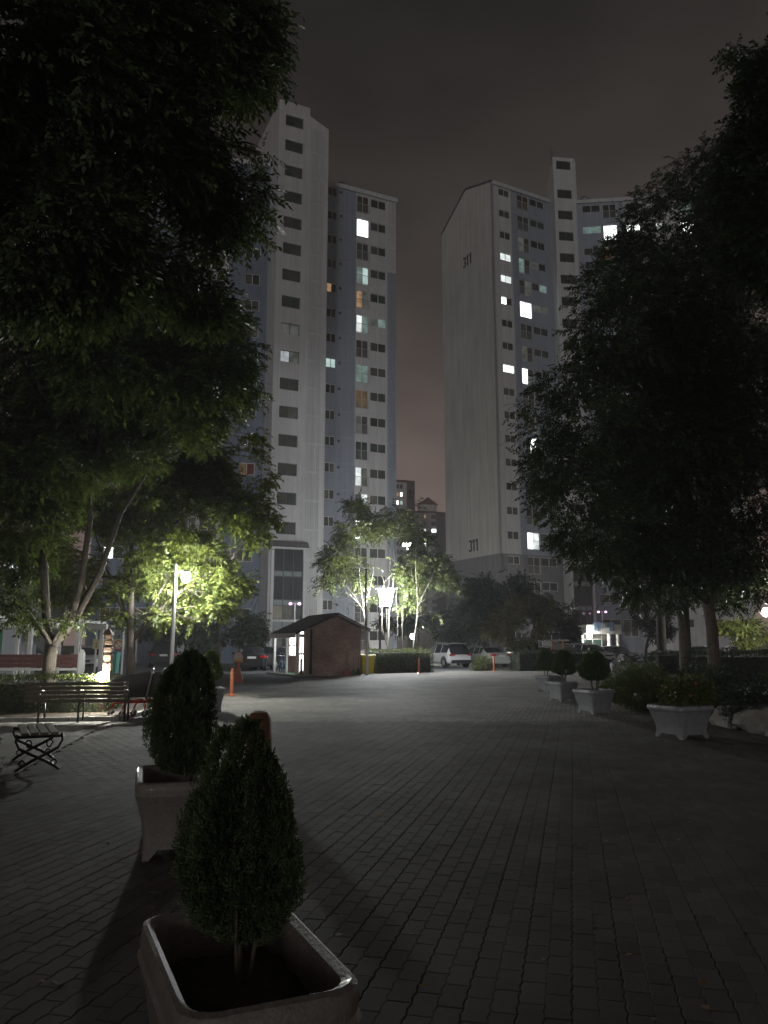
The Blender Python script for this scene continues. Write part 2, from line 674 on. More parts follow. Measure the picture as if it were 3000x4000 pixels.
def px_blobs(lst, dy=0.0):
    """(x, y, distance, radius in displayed pixels[, squash]) -> ellipsoids in metres"""
    out_ = []
    for b in lst:
        x, y, Y, rp = b[:4]
        c = atd(x, y, Y + dy)
        zc = c.y * CP + (c.z - H) * SP
        r = rp / (F / K) * zc
        sq = b[4] if len(b) > 4 else 0.8
        out_.append((np.array(c), (r, r * 1.05, r * sq)))
    return out_


def bend(p0, p1, rng, n=6, sag=0.1, jit=0.05):
    p0, p1 = Vector(p0), Vector(p1)
    d = p1 - p0
    off = Vector((rng.normal(0, jit), rng.normal(0, jit), 0)) * d.length
    pts = []
    for i in range(n):
        t = i / (n - 1)
        pts.append(p0 + d * t + (off + Vector((0, 0, sag * d.length))) * math.sin(math.pi * t))
    return pts


def taper(r0, r1, n):
    return [r0 + (r1 - r0) * (i / (n - 1)) ** 0.8 for i in range(n)]


def make_tree(name, label, base, stems, blobs, n, m, length, leaf, width, lmat, bark, seed, gap=-0.1, gscale=2.0, shell=0.45,
              droop=0.25, twigs=3, group=None, cat='tree', limbs=True, outw=1.0, shrink=.55, clear=None):
    """stems: list of polylines [(point, radius) ...] in world space; limbs grow from the stems to every blob"""
    rng = np.random.default_rng(seed)
    base = Vector(base)
    blobs = [(c, tuple(max(q * .4, q - shrink * length) for q in r)) for c, r in blobs]      # the sprays reach past the blob
    t = thing(name, label, cat, base, 0, group)
    mb = MB()
    tips = []
    for st in stems:
        pts = [Vector(p) - base for p, _ in st]
        mb.tube(pts, [r for _, r in st], 10)
        for (p, r) in st[len(st) // 2:]:
            tips.append((Vector(p) - base, r))
    if limbs:
        for (c, r, *_) in blobs:
            cc = Vector(c) - base
            src, rr = min(tips, key=lambda q: (q[0] - cc).length + max(0, q[0].z - cc.z) * 2.0)
            r0 = max(0.012, min(rr * 0.7, 0.02 + 0.028 * (cc - src).length ** 0.6))
            pts = bend(src, cc, rng, 7, 0.06, 0.05)
            mb.tube(pts, taper(r0, r0 * .3, 7), 6)
            for _ in range(twigs):
                q = pts[rng.integers(2, 7)]
                d = Vector(rng.normal(0, 1, 3)).normalized()
                e = cc + Vector((d.x * r[0], d.y * r[1], abs(d.z) * r[2])) * .85
                mb.tube(bend(q, e, rng, 5, 0.04, 0.05), taper(r0 * .35, 0.004, 5), 5)
    mb.build('trunk', bark, t, smooth=True)
    P, D = crown_points(rng, blobs, n, shell, gap, gscale)
    if clear is not None:                          # leaves left out round a lamp so its light spreads farther
        far_ = np.linalg.norm(P - np.array(clear[0]), axis=1) > clear[1]
        P, D = P[far_], D[far_]
    axis = D * outw + rng.normal(0, 0.55, P.shape)
    axis[:, 2] = axis[:, 2] * 0.5 - droop
    up = np.tile(np.array([[0, 0, 1.0]]), (len(P), 1)) + rng.normal(0, 0.35, P.shape)
    V = sprays(rng, P, axis, up, m, length, leaf, width) - np.array(base)
    stuff(quads_object('crown', V, lmat, t))
    return t


def leafy_box(rng, x0, x1, y0, y1, z0, z1, n, leaf, width, rnd=0.06):
    """leaves over the top and sides of a clipped hedge"""
    ax, ay, az = x1 - x0, y1 - y0, z1 - z0
    areas = np.array([ax * ay, ax * az, ax * az, ay * az, ay * az])
    cnt = (n * areas / areas.sum()).astype(int)
    P, D = [], []
    for k, c in enumerate(cnt):
        u, v = rng.uniform(0, 1, c), rng.uniform(0, 1, c)
        o = np.zeros(c)
        if k == 0:
            p = np.c_[x0 + u * ax, y0 + v * ay, o + z1]
            d = np.array([0, 0, 1.0])
        elif k in (1, 2):
            p = np.c_[x0 + u * ax, o + (y0 if k == 1 else y1), z0 + v * az]
            d = np.array([0, -1.0 if k == 1 else 1.0, 0])
        else:
            p = np.c_[o + (x0 if k == 3 else x1), y0 + u * ay, z0 + v * az]
            d = np.array([-1.0 if k == 3 else 1.0, 0, 0])
        bulge = clump_noise(p, 3.1, 2.0)[:, None] * rnd
        P.append(p + d * (bulge + rng.normal(0, 0.018, (c, 1))))
        D.append(np.tile(d, (c, 1)))
    P, D = np.concatenate(P), np.concatenate(D)
    # soften the corners
    cx, cy = (x0 + x1) / 2, (y0 + y1) / 2
    e = np.maximum(np.abs(P[:, 0] - cx) / (ax / 2), np.abs(P[:, 1] - cy) / (ay / 2))
    P[:, 2] -= np.where((e > 0.9) & (P[:, 2] > z1 - 0.12), (e - 0.9) * 0.9 * min(0.35, az), 0)
    axis = D + rng.normal(0, 0.7, P.shape)
    up = rng.normal(0, 1, P.shape) + np.array([0, 0, 0.6])
    return sprays(rng, P, axis, up, 3, leaf * 1.4, leaf, width, 0.9, 0.1, 0.4)


def hedge(name, label, x0, x1, y0, y1, z1, n, leaf, lmat, seed, rotz=0.0, loc=(0, 0, 0), group=None, z0=0.0):
    rng = np.random.default_rng(seed)
    t = thing(name, label, 'hedge', loc, rotz, group)
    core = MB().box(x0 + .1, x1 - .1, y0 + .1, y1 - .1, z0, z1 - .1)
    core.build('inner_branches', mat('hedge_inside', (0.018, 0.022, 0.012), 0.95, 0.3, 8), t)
    V = leafy_box(rng, x0, x1, y0, y1, z0 + .02, z1, n, leaf, leaf * .55)
    stuff(quads_object('foliage', V, lmat, t))
    return t


def conifer(name, label, base, z0, z1, rmax, n, leaf, lmat, seed, shape=1.0, stem=0.03, group=None, cat='conifer', stems=3, lean=(0, 0), pw=.6, tips=0):
    """clipped evergreen: flame-shaped crown of short upright scale-leaf sprays on a short stem"""
    rng = np.random.default_rng(seed)
    base = Vector(base)
    t = thing(name, label, cat, base, 0, group)
    mb = MB()
    for k in range(stems):
        a = 2 * math.pi * k / stems + 0.4
        e = Vector((math.cos(a) * rmax * .35, math.sin(a) * rmax * .35, z0 + (z1 - z0) * .3)) if stems > 1 else Vector((0, 0, z0 + (z1 - z0) * .6))
        mb.tube(bend((math.cos(a) * stem * .8, math.sin(a) * stem * .8, -0.05), e, rng, 6, 0.0, 0.04), taper(stem * (1 if stems == 1 else .75), stem * .25, 6), 7)
    mb.build('trunk', BARK, t, smooth=True)
    hh = z1 - z0
    u = rng.uniform(0, 1, n)
    a = rng.uniform(0, 2 * math.pi, n)

    def prof(s):
        return np.clip((np.sin(np.pi * np.clip(s, 0, 1) ** (0.55 * shape))) ** pw, 0, 1)
    lump = 1 + 0.10 * np.sin(a * 3 + u * 9 + seed) + 0.07 * np.sin(a * 7 - u * 14) + 0.05 * np.sin(a * 13 + u * 31)
    rad = rmax * prof(u) * lump * (0.45 + 0.55 * rng.uniform(0, 1, n) ** 0.4)
    P = np.c_[np.cos(a) * rad + lean[0] * u, np.sin(a) * rad + lean[1] * u, z0 + hh * u]
    if tips:                                       # several upright leaders grown together
        k = rng.integers(0, tips, n)
        ta = 2 * math.pi * np.arange(tips) / tips + rng.uniform(-.4, .4, tips)
        tr = rmax * rng.uniform(.40, .74, tips)
        th = rng.uniform(.72, 1.0, tips)
        tr[0], th[0] = 0.0, 1.0
        own = rmax * .57 * np.clip(np.sin(np.pi * np.clip(u, 0, 1) ** .58), 0, 1) ** .55 * lump * (0.35 + 0.65 * rng.uniform(0, 1, n) ** 0.45)
        P = np.c_[np.cos(ta[k]) * tr[k] * np.sin(np.pi * np.clip(.12 + .6 * u, 0, 1)) + np.cos(a) * own,
                  np.sin(ta[k]) * tr[k] * np.sin(np.pi * np.clip(.12 + .6 * u, 0, 1)) + np.sin(a) * own, z0 + hh * u * th[k]]
    keep = clump_noise(P, 9.0 / rmax ** .5, rng.uniform(0, 9, 3)) > -.42 + rng.normal(0, .15, n)      # hollows between the sprays
    P, a, n = P[keep], a[keep], int(keep.sum())
    axis = np.c_[np.cos(a) * 0.55, np.sin(a) * 0.55, np.full(n, 1.0)] + rng.normal(0, 0.28, (n, 3))
    up = np.c_[np.cos(a + 1.57), np.sin(a + 1.57), np.zeros(n)] + rng.normal(0, 0.5, (n, 3))
    V = sprays(rng, P, axis, up, 5, leaf * 1.9, leaf, leaf * .34, 0.75, -0.05, 0.2)
    stuff(quads_object('crown', V, lmat, t))
    return t


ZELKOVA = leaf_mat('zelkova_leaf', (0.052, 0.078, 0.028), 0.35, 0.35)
ZELKOVA_NEAR = leaf_mat('zelkova_near_leaf', (0.075, 0.108, 0.060), 0.4, 0.30)  # same leaf, lightened: faint light on the near crown put into colour
ZELKOVA_SHADED = leaf_mat('zelkova_shaded_leaf', (0.026, 0.042, 0.018), 0.35, 0.28)  # same leaf, darkened: dimness of the right-hand trees put into colour
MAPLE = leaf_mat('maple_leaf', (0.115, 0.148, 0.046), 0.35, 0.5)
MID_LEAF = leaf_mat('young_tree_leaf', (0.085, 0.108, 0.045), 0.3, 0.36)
DARK_LEAF = leaf_mat('evergreen_leaf', (0.024, 0.038, 0.022), 0.35, 0.15)
RUST_LEAF = leaf_mat('rusty_leaf', (0.075, 0.070, 0.030), 0.4, 0.25)
THUJA = leaf_mat('thuja_leaf', (0.044, 0.070, 0.033), 0.4, 0.12, 0.6)
BOX_LEAF = leaf_mat('box_hedge_leaf', (0.060, 0.085, 0.026), 0.35, 0.22)

# ================================================================== GROUND
g_ = MB()
g_.add([(-2500, -2500, 0), (2500, -2500, 0), (2500, 2500, 0), (-2500, 2500, 0)], [(0, 1, 2, 3)])
struct(g_.build('ground', ASPHALT))

PLAZA = [(-2.6, -3), (-2.76, 0), (-4.71, 11.5), (-5.26, 14.74), (-5.25, 16.4), (-5.05, 20), (-5.0, 25.5), (-3.75, 31.2), (-3.75, 36.8), (-3.2, 39.6), (-0.6, 40.9),
         (0.2, 43.3), (2.6, 46.3), (6.6, 48.6), (12.5, 49.5), (12.5, 33), (8.2, 28.6), (6.9, 26), (6.75, 19), (6.55, 15), (6.3, 10), (6.3, -3)]
TOP = 0.03
PH = 13.4                                   # heading of the paver courses
NEAR_END = 16.4


def inside(x, y, poly):
    c, n = False, len(poly)
    for i in range(n):
        x0, y0 = poly[i]
        x1, y1 = poly[(i + 1) % n]
        if (y0 > y) != (y1 > y) and x < (x1 - x0) * (y - y0) / (y1 - y0) + x0:
            c = not c
    return c


def far_paver_lit_mat():
    m, t, b = _pr('paver_field')
    n, l = t.nodes.new, t.links.new
    g = n('ShaderNodeNewGeometry')
    mp_ = n('ShaderNodeMapping')
    mp_.inputs['Rotation'].default_value = (0, 0, -head(PH))
    l(g.outputs['Position'], mp_.inputs[0])
    br = n('ShaderNodeTexBrick')
    br.offset = 0.5
    br.inputs['Scale'].default_value = 1.0
    br.inputs['Brick Width'].default_value = 0.225
    br.inputs['Row Height'].default_value = 0.1125
    br.inputs['Mortar Size'].default_value = 0.0045
    br.inputs['Mortar Smooth'].default_value = 0.3
    br.inputs['Bias'].default_value = 0.0
    br.inputs['Color1'].default_value = (0.160, 0.152, 0.140, 1)  # lighter than the near pavers: the lantern's pool of light put into colour
    br.inputs['Color2'].default_value = (0.221, 0.211, 0.193, 1)
    br.inputs['Mortar'].default_value = (0.045, 0.040, 0.033, 1)
    l(mp_.outputs[0], br.inputs['Vector'])
    no = n('ShaderNodeTexNoise')
    no.inputs['Scale'].default_value = 0.7
    no.inputs['Detail'].default_value = 7
    l(g.outputs['Position'], no.inputs['Vector'])
    m2 = n('ShaderNodeMapRange')
    m2.inputs['From Min'].default_value = 0.3
    m2.inputs['From Max'].default_value = 0.7
    m2.inputs['To Min'].default_value = 0.7
    m2.inputs['To Max'].default_value = 1.22
    l(no.outputs['Fac'], m2.inputs['Value'])
    vm = n('ShaderNodeVectorMath')
    vm.operation = 'SCALE'
    l(br.outputs['Color'], vm.inputs[0])
    l(m2.outputs[0], vm.inputs['Scale'])
    l(vm.outputs[0], b.inputs['Base Color'])
    b.inputs['Roughness'].default_value = 0.82
    b.inputs['Specular IOR Level'].default_value = 0.15
    bp = n('ShaderNodeBump')
    bp.inputs['Strength'].default_value = 0.6
    bp.inputs['Distance'].default_value = 0.006
    bp.invert = True
    l(br.outputs['Fac'], bp.inputs['Height'])
    l(bp.outputs[0], b.inputs['Normal'])
    return m


far_poly = [(-5.25, NEAR_END - .55)] + PLAZA[5:18] + [(6.6, NEAR_END - .55)]
fp = MB()
fp.prism(far_poly, 0.002, TOP - .0012)
plaza = struct(fp.build('pavement', far_paver_lit_mat()))
near_poly = PLAZA[:4] + [(-5.25, NEAR_END - .553)] + [(6.6, NEAR_END - .553)] + PLAZA[19:]
nb = MB()
nb.prism(near_poly, 0.002, 0.014)
nb.build('paver_bed', JOINT, plaza)

# one zigzag paver: long side along local x
PL, PW, ZZ, GAPJ = 0.225, 0.1125, 0.010, 0.0013


def paver_mesh():
    xs = [0, .25, .5, .75, 1.0]
    zz = [0, ZZ, 0, ZZ, 0]
    a = [(PL * t, z_) for t, z_ in zip(xs, zz)]
    b = [(PL * t, PW + z_) for t, z_ in zip(xs, zz)]
    ring = a + b[::-1]
    cx, cy = PL / 2, PW / 2

    def inset(d):
        out_ = []
        for x, y in ring:
            out_.append((x + (d if x < 1e-6 else -d if x > PL - 1e-6 else 0) - cx, y + (d if (x, y) in a else -d) - cy))
        return out_
    r0, r1 = inset(GAPJ), inset(GAPJ + .004)
    n = len(ring)
    vs = [(x, y, 0.012 - TOP) for x, y in r0] + [(x, y, -.0025) for x, y in r0] + [(x, y, 0.0) for x, y in r1]
    fs = []
    for k in range(2):
        fs += [(k * n + i, k * n + (i + 1) % n, (k + 1) * n + (i + 1) % n, (k + 1) * n + i) for i in range(n)]
    fs.append(tuple(2 * n + i for i in range(n)))
    return vs, fs


pvs, pfs = paver_mesh()
rng = np.random.default_rng(5)
ph_ = head(PH)
ux, uy = math.cos(ph_), math.sin(ph_)
cells = []
for j in range(-160, 160):
    for i in range(-20, 90):
        lx = (i + (0.5 if j % 2 else 0.0)) * PL
        ly = j * PW + (0.0022 if j % 2 else 0)
        X, Y = lx * ux - ly * uy, lx * uy + ly * ux
        if 2.0 < Y < NEAR_END - .1 and abs(X) < 0.52 * Y + 0.35 and inside(X, Y, PLAZA):
            cells.append((X, Y))
vis = sorted((c for c in cells if c[1] > 2.45 and abs(c[0]) < 0.475 * c[1] - .05 and not (-1.15 < c[0] < 0.0 and c[1] < 4.6)), key=lambda c: c[1])[:300]
vis_set = set(vis)
pme = bpy.data.meshes.new('paver')
pme.from_pydata(pvs, [], pfs)
pme.materials.append(PAVER)
for X, Y in vis:
    o = bpy.data.objects.new('paver', pme)
    COL.objects.link(o)
    o.parent = plaza
    o.location = (X, Y, TOP + rng.normal(0, .0006))
    o.rotation_euler = (rng.normal(0, .0022), rng.normal(0, .0022), ph_)
rest = [c for c in cells if c not in vis_set]
PV = np.array(pvs)
rot = np.array([[ux, -uy], [uy, ux]])
PVr = np.c_[PV[:, :2] @ rot.T, PV[:, 2]]
allv = (PVr[None] + np.c_[np.array(rest), np.full(len(rest), TOP)][:, None, :]).copy()
allv[:, :, 2] += rng.normal(0, .0006, (len(rest), 1)) + (PVr[None, :, 0] * rng.normal(0, .0022, (len(rest), 1)) + PVr[None, :, 1] * rng.normal(0, .0022, (len(rest), 1)))
nvp = len(pvs)
loops, starts, totals = [], [], []
fl = np.concatenate([np.array(f) for f in pfs])
tot = np.array([len(f) for f in pfs])
me = bpy.data.meshes.new('paver_field')
me.vertices.add(len(rest) * nvp)
me.vertices.foreach_set('co', allv.astype(np.float32).ravel())
lv = (fl[None] + (np.arange(len(rest)) * nvp)[:, None]).ravel()
me.loops.add(len(lv))
me.loops.foreach_set('vertex_index', lv.astype(np.int32))
tt = np.tile(tot, len(rest))
me.polygons.add(len(tt))
me.polygons.foreach_set('loop_start', np.r_[0, np.cumsum(tt)[:-1]].astype(np.int32))
me.polygons.foreach_set('loop_total', tt.astype(np.int32))
me.polygons.foreach_set('use_smooth', np.zeros(len(tt), dtype=bool))
me.update()
me.validate()
stuff(link('farther_pavers', me, PAVER, plaza))

# plain concrete walk left of the plaza, with a flush border of kerb stones between
walk = [(-14, -3), (-2.9, -3), (-3.06, 0), (-5.01, 11.5), (-5.56, 14.74), (-5.55, 16.35), (-14, 15.2)]
walk_o = struct(MB().prism(walk, 0.002, 0.026).build('path', mat('worn_concrete_walk', (0.23, 0.225, 0.21), 0.9, 0.2, 2.5, 0.5, 60)))
kerb = struct(MB().add([(-2.95, 0, 0.003), (-2.85, 0, 0.003), (-2.85, .1, 0.003), (-2.95, .1, .003)], [(0, 1, 2, 3)]).build('kerb', CONCRETE))
kb = MB().box(0, .98, -.125, .125, 0, .034).mesh('kerb_stone')
kb.materials.append(CONCRETE)


def kerb_run(p0, p1, h=0.034, me_=None):
    p0, p1 = Vector((*p0, 0)), Vector((*p1, 0))
    d = p1 - p0
    k = max(1, round(d.length))
    a = math.atan2(d.y, d.x)
    for i in range(k):
        o = bpy.data.objects.new('kerb_stone', me_ or kb)
        COL.objects.link(o)
        o.parent = kerb
        o.location = p0 + d * (i / k) + Vector((0, 0, .001))
        o.rotation_euler = (0, 0, a)
        o.scale = (d.length / k, 1, 1)


kerb_run((-3.95, 6.3), (-4.85, 11.5))
kerb_run((-4.85, 11.5), (-5.41, 14.74))
kb2 = MB().box(0, .985, -.08, .08, 0, .09).mesh('kerb_stone')
kb2.materials.append(CONCRETE)
kerb_run((-14, 15.35), (-5.5, 16.75), me_=kb2)
kerb_run((-5.5, 16.75), (-5.35, 24.0), me_=kb2)
for a_, b_ in (((6.4, 2.0), (6.45, 10)), ((6.45, 10), (6.7, 15)), ((6.7, 15), (6.95, 19)), ((6.95, 19), (7.1, 26))):
    kerb_run(a_, b_, me_=kb2)

# planted beds
struct(MB().prism([(-14, 15.45), (-5.6, 16.83), (-5.45, 24), (-7.5, 25.5), (-14, 25)], 0.002, 0.10).build('planting_bed', SOIL))
bed = MB()
bx = [(6.5, 2), (6.55, 10), (6.8, 15), (7.05, 19), (7.2, 26), (9, 29), (13.2, 34), (13.2, 42), (26, 42), (26, 2)]
bed.prism(bx, 0.002, 0.12)
struct(bed.build('planting_bed', SOIL))
mound = MB()
rings = []
for k, (s, z) in enumerate(((0.97, .1), (0.9, .22), (0.78, .30), (0.55, .34))):
    rings.append([(17 + (x - 17) * s, 22 + (y - 22) * s, z) for x, y in bx])
mound.loft(rings)
struct(mound.build('mound', SOIL, smooth=True))

# ================================================================== APARTMENT BLOCKS
class Face:
    """a facade plane: s along it, d outwards, z up"""
    def __init__(self, org, h):
        self.o = Vector((org[0], org[1], 0))
        self.h = h
        self.a = head(h)
        self.u = Vector((math.cos(self.a), math.sin(self.a), 0))
        self.n = Vector((math.sin(self.a), -math.cos(self.a), 0))

    def p(self, s, d=0.0, z=0.0):
        return self.o + self.u * s + self.n * d + Vector((0, 0, z))


WM = {}


def window_meshes(w, h, bar=0.055, split=0.5):
    k = (round(w, 2), round(h, 2), split)
    if k not in WM:
        f = MB()
        f.box(0, w, -.03, .06, 0, bar)
        f.box(0, w, -.03, .06, h - bar, h)
        f.box(0, bar, -.03, .06, bar, h - bar)
        f.box(w - bar, w, -.03, .06, bar, h - bar)
        m = w * split
        f.box(m - bar * .5, m + bar * .5, -.02, .05, bar, h - bar)
        p1 = MB().box(bar, m - bar * .5, .02, .035, bar, h - bar)
        p2 = MB().box(m + bar * .5, w - bar, .005, .02, bar, h - bar)
        WM[k] = (f.mesh('window'), p1.mesh('pane'), p2.mesh('pane'))
    return WM[k]


RAILS = {}


def rail_mesh(w, h):
    k = (round(w, 2), round(h, 2))
    if k not in RAILS:
        b = MB()
        for z in (0.03, h):
            b.box(-.05, w + .05, -.20, -.165, z - .02, z + .02)
        n = max(5, int(w / .13))
        for i in range(n + 1):
            x = -.03 + (w + .06) * i / n
            b.box(x - .008, x + .008, -.192, -.173, .05, h - .02)
        for x in (-.045, w + .045):
            b.box(x - .015, x + .015, -.165, .0, h - .02, h + .02)
            b.box(x - .015, x + .015, -.165, .0, .01, .05)
        RAILS[k] = b.mesh('railing')
    return RAILS[k]


def window(bld, fc, s0, s1, z0, z1, kinds, frame=FRAME, rail=False, depth=0.10, split=0.5):
    fm, p1, p2 = window_meshes(s1 - s0, z1 - z0, split=split)
    w = share('window', fm, frame, bld, fc.p(s0, -depth, z0) - bld.location, fc.a)
    for me_, k in ((p1, kinds[0]), (p2, kinds[1])):
        m_ = PANES[int(k)] if k.isdigit() else LIT[k]
        share('pane', me_, m_, w)
    if rail:
        share('railing', rail_mesh(s1 - s0, (z1 - z0) * .5), RAIL, w)
    return w


def wall_zone(fc, bld, s0, s1, zlo, zhi, cols, material, thick=0.3, name='wall'):
    """a wall between s0 and s1 with real openings; cols: list of (a, b, [(z0, z1) ...])"""
    b = MB()
    x = s0
    for a, e, zs in sorted(cols):
        if a > x:
            b.box(x, a, 0, thick, zlo, zhi)
        z = zlo
        for z0, z1 in sorted(zs):
            if z1 <= zlo or z0 >= zhi:
                continue
            z0, z1 = max(z0, zlo), min(z1, zhi)
            if z0 > z:
                b.box(a, e, 0, thick, z, z0)
            z = z1
        if z < zhi:
            b.box(a, e, 0, thick, z, zhi)
        x = e
    if s1 > x:
        b.box(x, s1, 0, thick, zlo, zhi)
    return b.build(name, material, bld, loc=fc.o - bld.location, rotz=fc.a)


def ribbed(fc, bld, s0, s1, z0, z1, material, pitch=0.16, d=0.05):
    key = ('rib', round(s1 - s0, 2), round(z1 - z0, 2), pitch)
    if key not in WM:
        b = MB()
        w, h = s1 - s0, z1 - z0
        n = int(w / pitch)
        for i in range(n):
            x = w * (i + .5) / n
            b.box(x - .04, x + .04, -d, .0, .10, h - .10)
        WM[key] = b.mesh('ribbed_panel')
    return share('ribbed_panel', WM[key], material, bld, fc.p(s0, 0.001, z0) - bld.location, fc.a)


def solid(fc, bld, name, material, s0, s1, d0, d1, z0, z1, bevel=0):
    """box in facade coordinates, d measured outwards"""
    b = MB().box(s0, s1, -d1, -d0, z0, z1)
    return b.build(name, material, bld, loc=fc.o - bld.location, rotz=fc.a, bevel=bevel)


def pick(rr, weights='0001123334'):
    return rr.choice(weights) + rr.choice(weights)


rr = random.Random(3)
PITCH_F = 2.6

# ---- left block
cw = at(1284.4, 842.5, 72.2)
LW = Face((cw.x, cw.y), 65)
ct = at(1093, 400, 66.4)
LT = Face((ct.x, ct.y), 65)
left_block = thing('apartment_building', 'pale blue-white high-rise with projecting stair tower, left of the gap', 'building', (cw.x, cw.y, 0))
set_back = (LW.o - LT.o).dot(LT.n)         # negative: the wing stands behind the tower
# windows
n_f = 18
small = [(46.32 - 2.6 * k, 47.28 - 2.6 * k) for k in range(n_f)]
balc = [(45.22 - 2.6 * k, 47.12 - 2.6 * k) for k in range(n_f)]
wide = [(46.14 - 2.6 * k, 47.10 - 2.6 * k) for k in range(n_f)]
wall_zone(LW, left_block, -2.5, 1.22, 0, 47.3, [(-.12, .92, small)], BLUE_WALL)
wall_zone(LW, left_block, 1.22, 2.98, 0, 47.3, [], BLUE_WALL)
wall_zone(LW, left_block, 2.98, 6.46, 0, 47.3, [(3.06, 4.38, balc), (4.6, 6.34, wide)], WHITE_WALL)
wall_zone(LW, left_block, 6.46, 7.47, 0, 39.3, [], BLUE_WALL)
wall_zone(LW, left_block, 6.46, 7.47, 39.3, 47.3, [], WHITE_WALL)
solid(LW, left_block, 'cornice', WHITE_WALL, -2.5, 7.6, -.3, .22, 47.3, 47.75)
solid(LW, left_block, 'side_wall', WHITE_WALL, 7.17, 7.47, -11, -.3, 0, 47.3)
solid(LW, left_block, 'back_wall', WHITE_WALL, -6, 7.47, -11.3, -11, 0, 47.3)
solid(LW, left_block, 'roof_slab', GREY_WALL, -6, 7.4, -11, -.3, 47.2, 47.5)
SM = ['22', '01', '11', '33', 'o3', '03', '00', 'TT', '01', '33', '11', '34', '43', '33', '33', '01', '13', '00']
BA = ['22', 'ww', '31', 'tT', 'od', 'Wt', '23', 'tt', 'aa', 'd3', '11', 'Wd', 'dW', 'w1', '11', '33', '01', '00']
WI = ['00', '30', '30', '31', '01', 'dt', '30', '33', '31', '01', '11', '31', '41', '31', '13', '01', '00', '00']
SM[14] = '33'
for k in range(n_f):
    window(left_block, LW, -.12, .92, *small[k], SM[k])
    window(left_block, LW, 3.06, 4.38, *balc[k], BA[k], rail=k != 1)
    window(left_block, LW, 4.6, 6.34, *wide[k], WI[k])
    zt = 47.3 - 2.6 * k
    ribbed(LW, left_block, 1.36, 2.9, zt - 2.6, zt - .02, BLUE_WALL)
    ribbed(LW, left_block, 6.56, 7.4, zt - 2.6, zt - .02, WHITE_WALL if k < 3 else BLUE_WALL)
    ex = MB()
    ex.tube([(1.24, -.02, 45.0 + 1.9 - 2.6 * k), (1.24, -.22, 45.0 + 1.86 - 2.6 * k), (1.24, -.26, 45.0 + 1.74 - 2.6 * k)], [.07, .08, .09], 8)
    ex.build('exhaust_hood', DARKFRAME, left_block, loc=LW.o - left_block.location, rotz=LW.a)
# stair tower
lob = (0.46, 3.08, 3.7, 9.75)
stair = [(50.1 - 2.605 * k, 51.2 - 2.605 * k) for k in range(16)]
wall_zone(LT, left_block, 0, 3.06, 0, 52.6, [(.64, 2.40, stair)], WHITE_WALL)
tw = MB()                                    # the ribbed half has a sloping top
tw.xzprism([(3.06, 0), (4.98, 0), (4.98, 50.9), (3.06, 51.75)], 0, .3)
tw.build('wall', WHITE_WALL, left_block, loc=LT.o - left_block.location, rotz=LT.a)
solid(LT, left_block, 'side_wall', WHITE_WALL, 4.68, 4.98, set_back - .5, -.3, 0, 50.85)
solid(LT, left_block, 'side_wall', WHITE_WALL, 0, .3, set_back - 6, -.3, 0, 52.5)
solid(LT, left_block, 'roof_slab', GREY_WALL, .3, 3.06, set_back - 5, -.3, 52.2, 52.5)
solid(LT, left_block, 'parapet', WHITE_WALL, 2.76, 3.06, set_back - 5, -.3, 50.5, 52.55)
solid(LT, left_block, 'roof_slab', GREY_WALL, 3.06, 4.68, set_back - 5, -.3, 50.4, 50.8)
solid(LT, left_block, 'back_wall', WHITE_WALL, 0, 4.98, set_back - 5.3, set_back - 5, 40, 52.5)
ST = ['01', '11', '13', '11', '31', '13', '33', '11', 'ss', 'Sd', '33', '34', '33', '33', '31', '13']
for k in range(16):
    window(left_block, LT, .64, 2.40, *stair[k], ST[k], DARKFRAME, depth=.16)
for k in range(19):
    zt = 50.6 - 2.605 * k
    if zt - 2.6 > 0:
        ribbed(LT, left_block, 3.2, 4.5, zt - 2.605, zt - .02, WHITE_WALL, 0.145)
# entrance glazing under the tower's canopy
cn = MB().xzprism([(-.15, 0), (3.5, 0), (3.35, .5), (.0, .5)], -.55, 0.0)
cn.build('canopy', SHINGLE, left_block, loc=LT.p(0, 0, 9.85) - left_block.location, rotz=LT.a)
solid(LT, left_block, 'canopy_soffit', WHITE_WALL, -.05, 3.4, 0.0, .5, 9.72, 9.85)
for s0, s1 in ((.18, .44), (3.1, 3.3)):
    solid(LT, left_block, 'pilaster', WHITE_WALL, s0, s1, 0, .22, 0, 9.72)


def glazing(bld, fc, s0, s1, z0, z1, rows, d=0.03):
    """tall curtain-wall panel: rows of (height share, pane kinds)"""
    f = MB()
    zz = z0
    hh = z1 - z0
    f.box(s0, s0 + .07, -d - .08, -d + .02, z0, z1)
    f.box(s1 - .07, s1, -d - .08, -d + .02, z0, z1)
    g_o = None
    panes = []
    for share_, kinds in rows:
        ht = hh * share_
        f.box(s0, s1, -d - .08, -d + .02, zz, zz + .07)
        w = (s1 - s0) / len(kinds)
        for i, k in enumerate(kinds):
            a = s0 + w * i
            if i:
                f.box(a - .035, a + .035, -d - .07, -d + .02, zz, zz + ht)
            panes.append((a + .04, a + w - .04, zz + .07, zz + ht - .002, k))
        zz += ht
    g_o = f.build('entrance_glazing', DARKFRAME, bld, loc=fc.o - bld.location, rotz=fc.a)
    for a, e, z_0, z_1, k in panes:
        m_ = PANES[int(k)] if k.isdigit() else LIT[k]
        MB().box(a, e, -d - .03, -d, z_0, z_1).build('pane', m_, g_o)


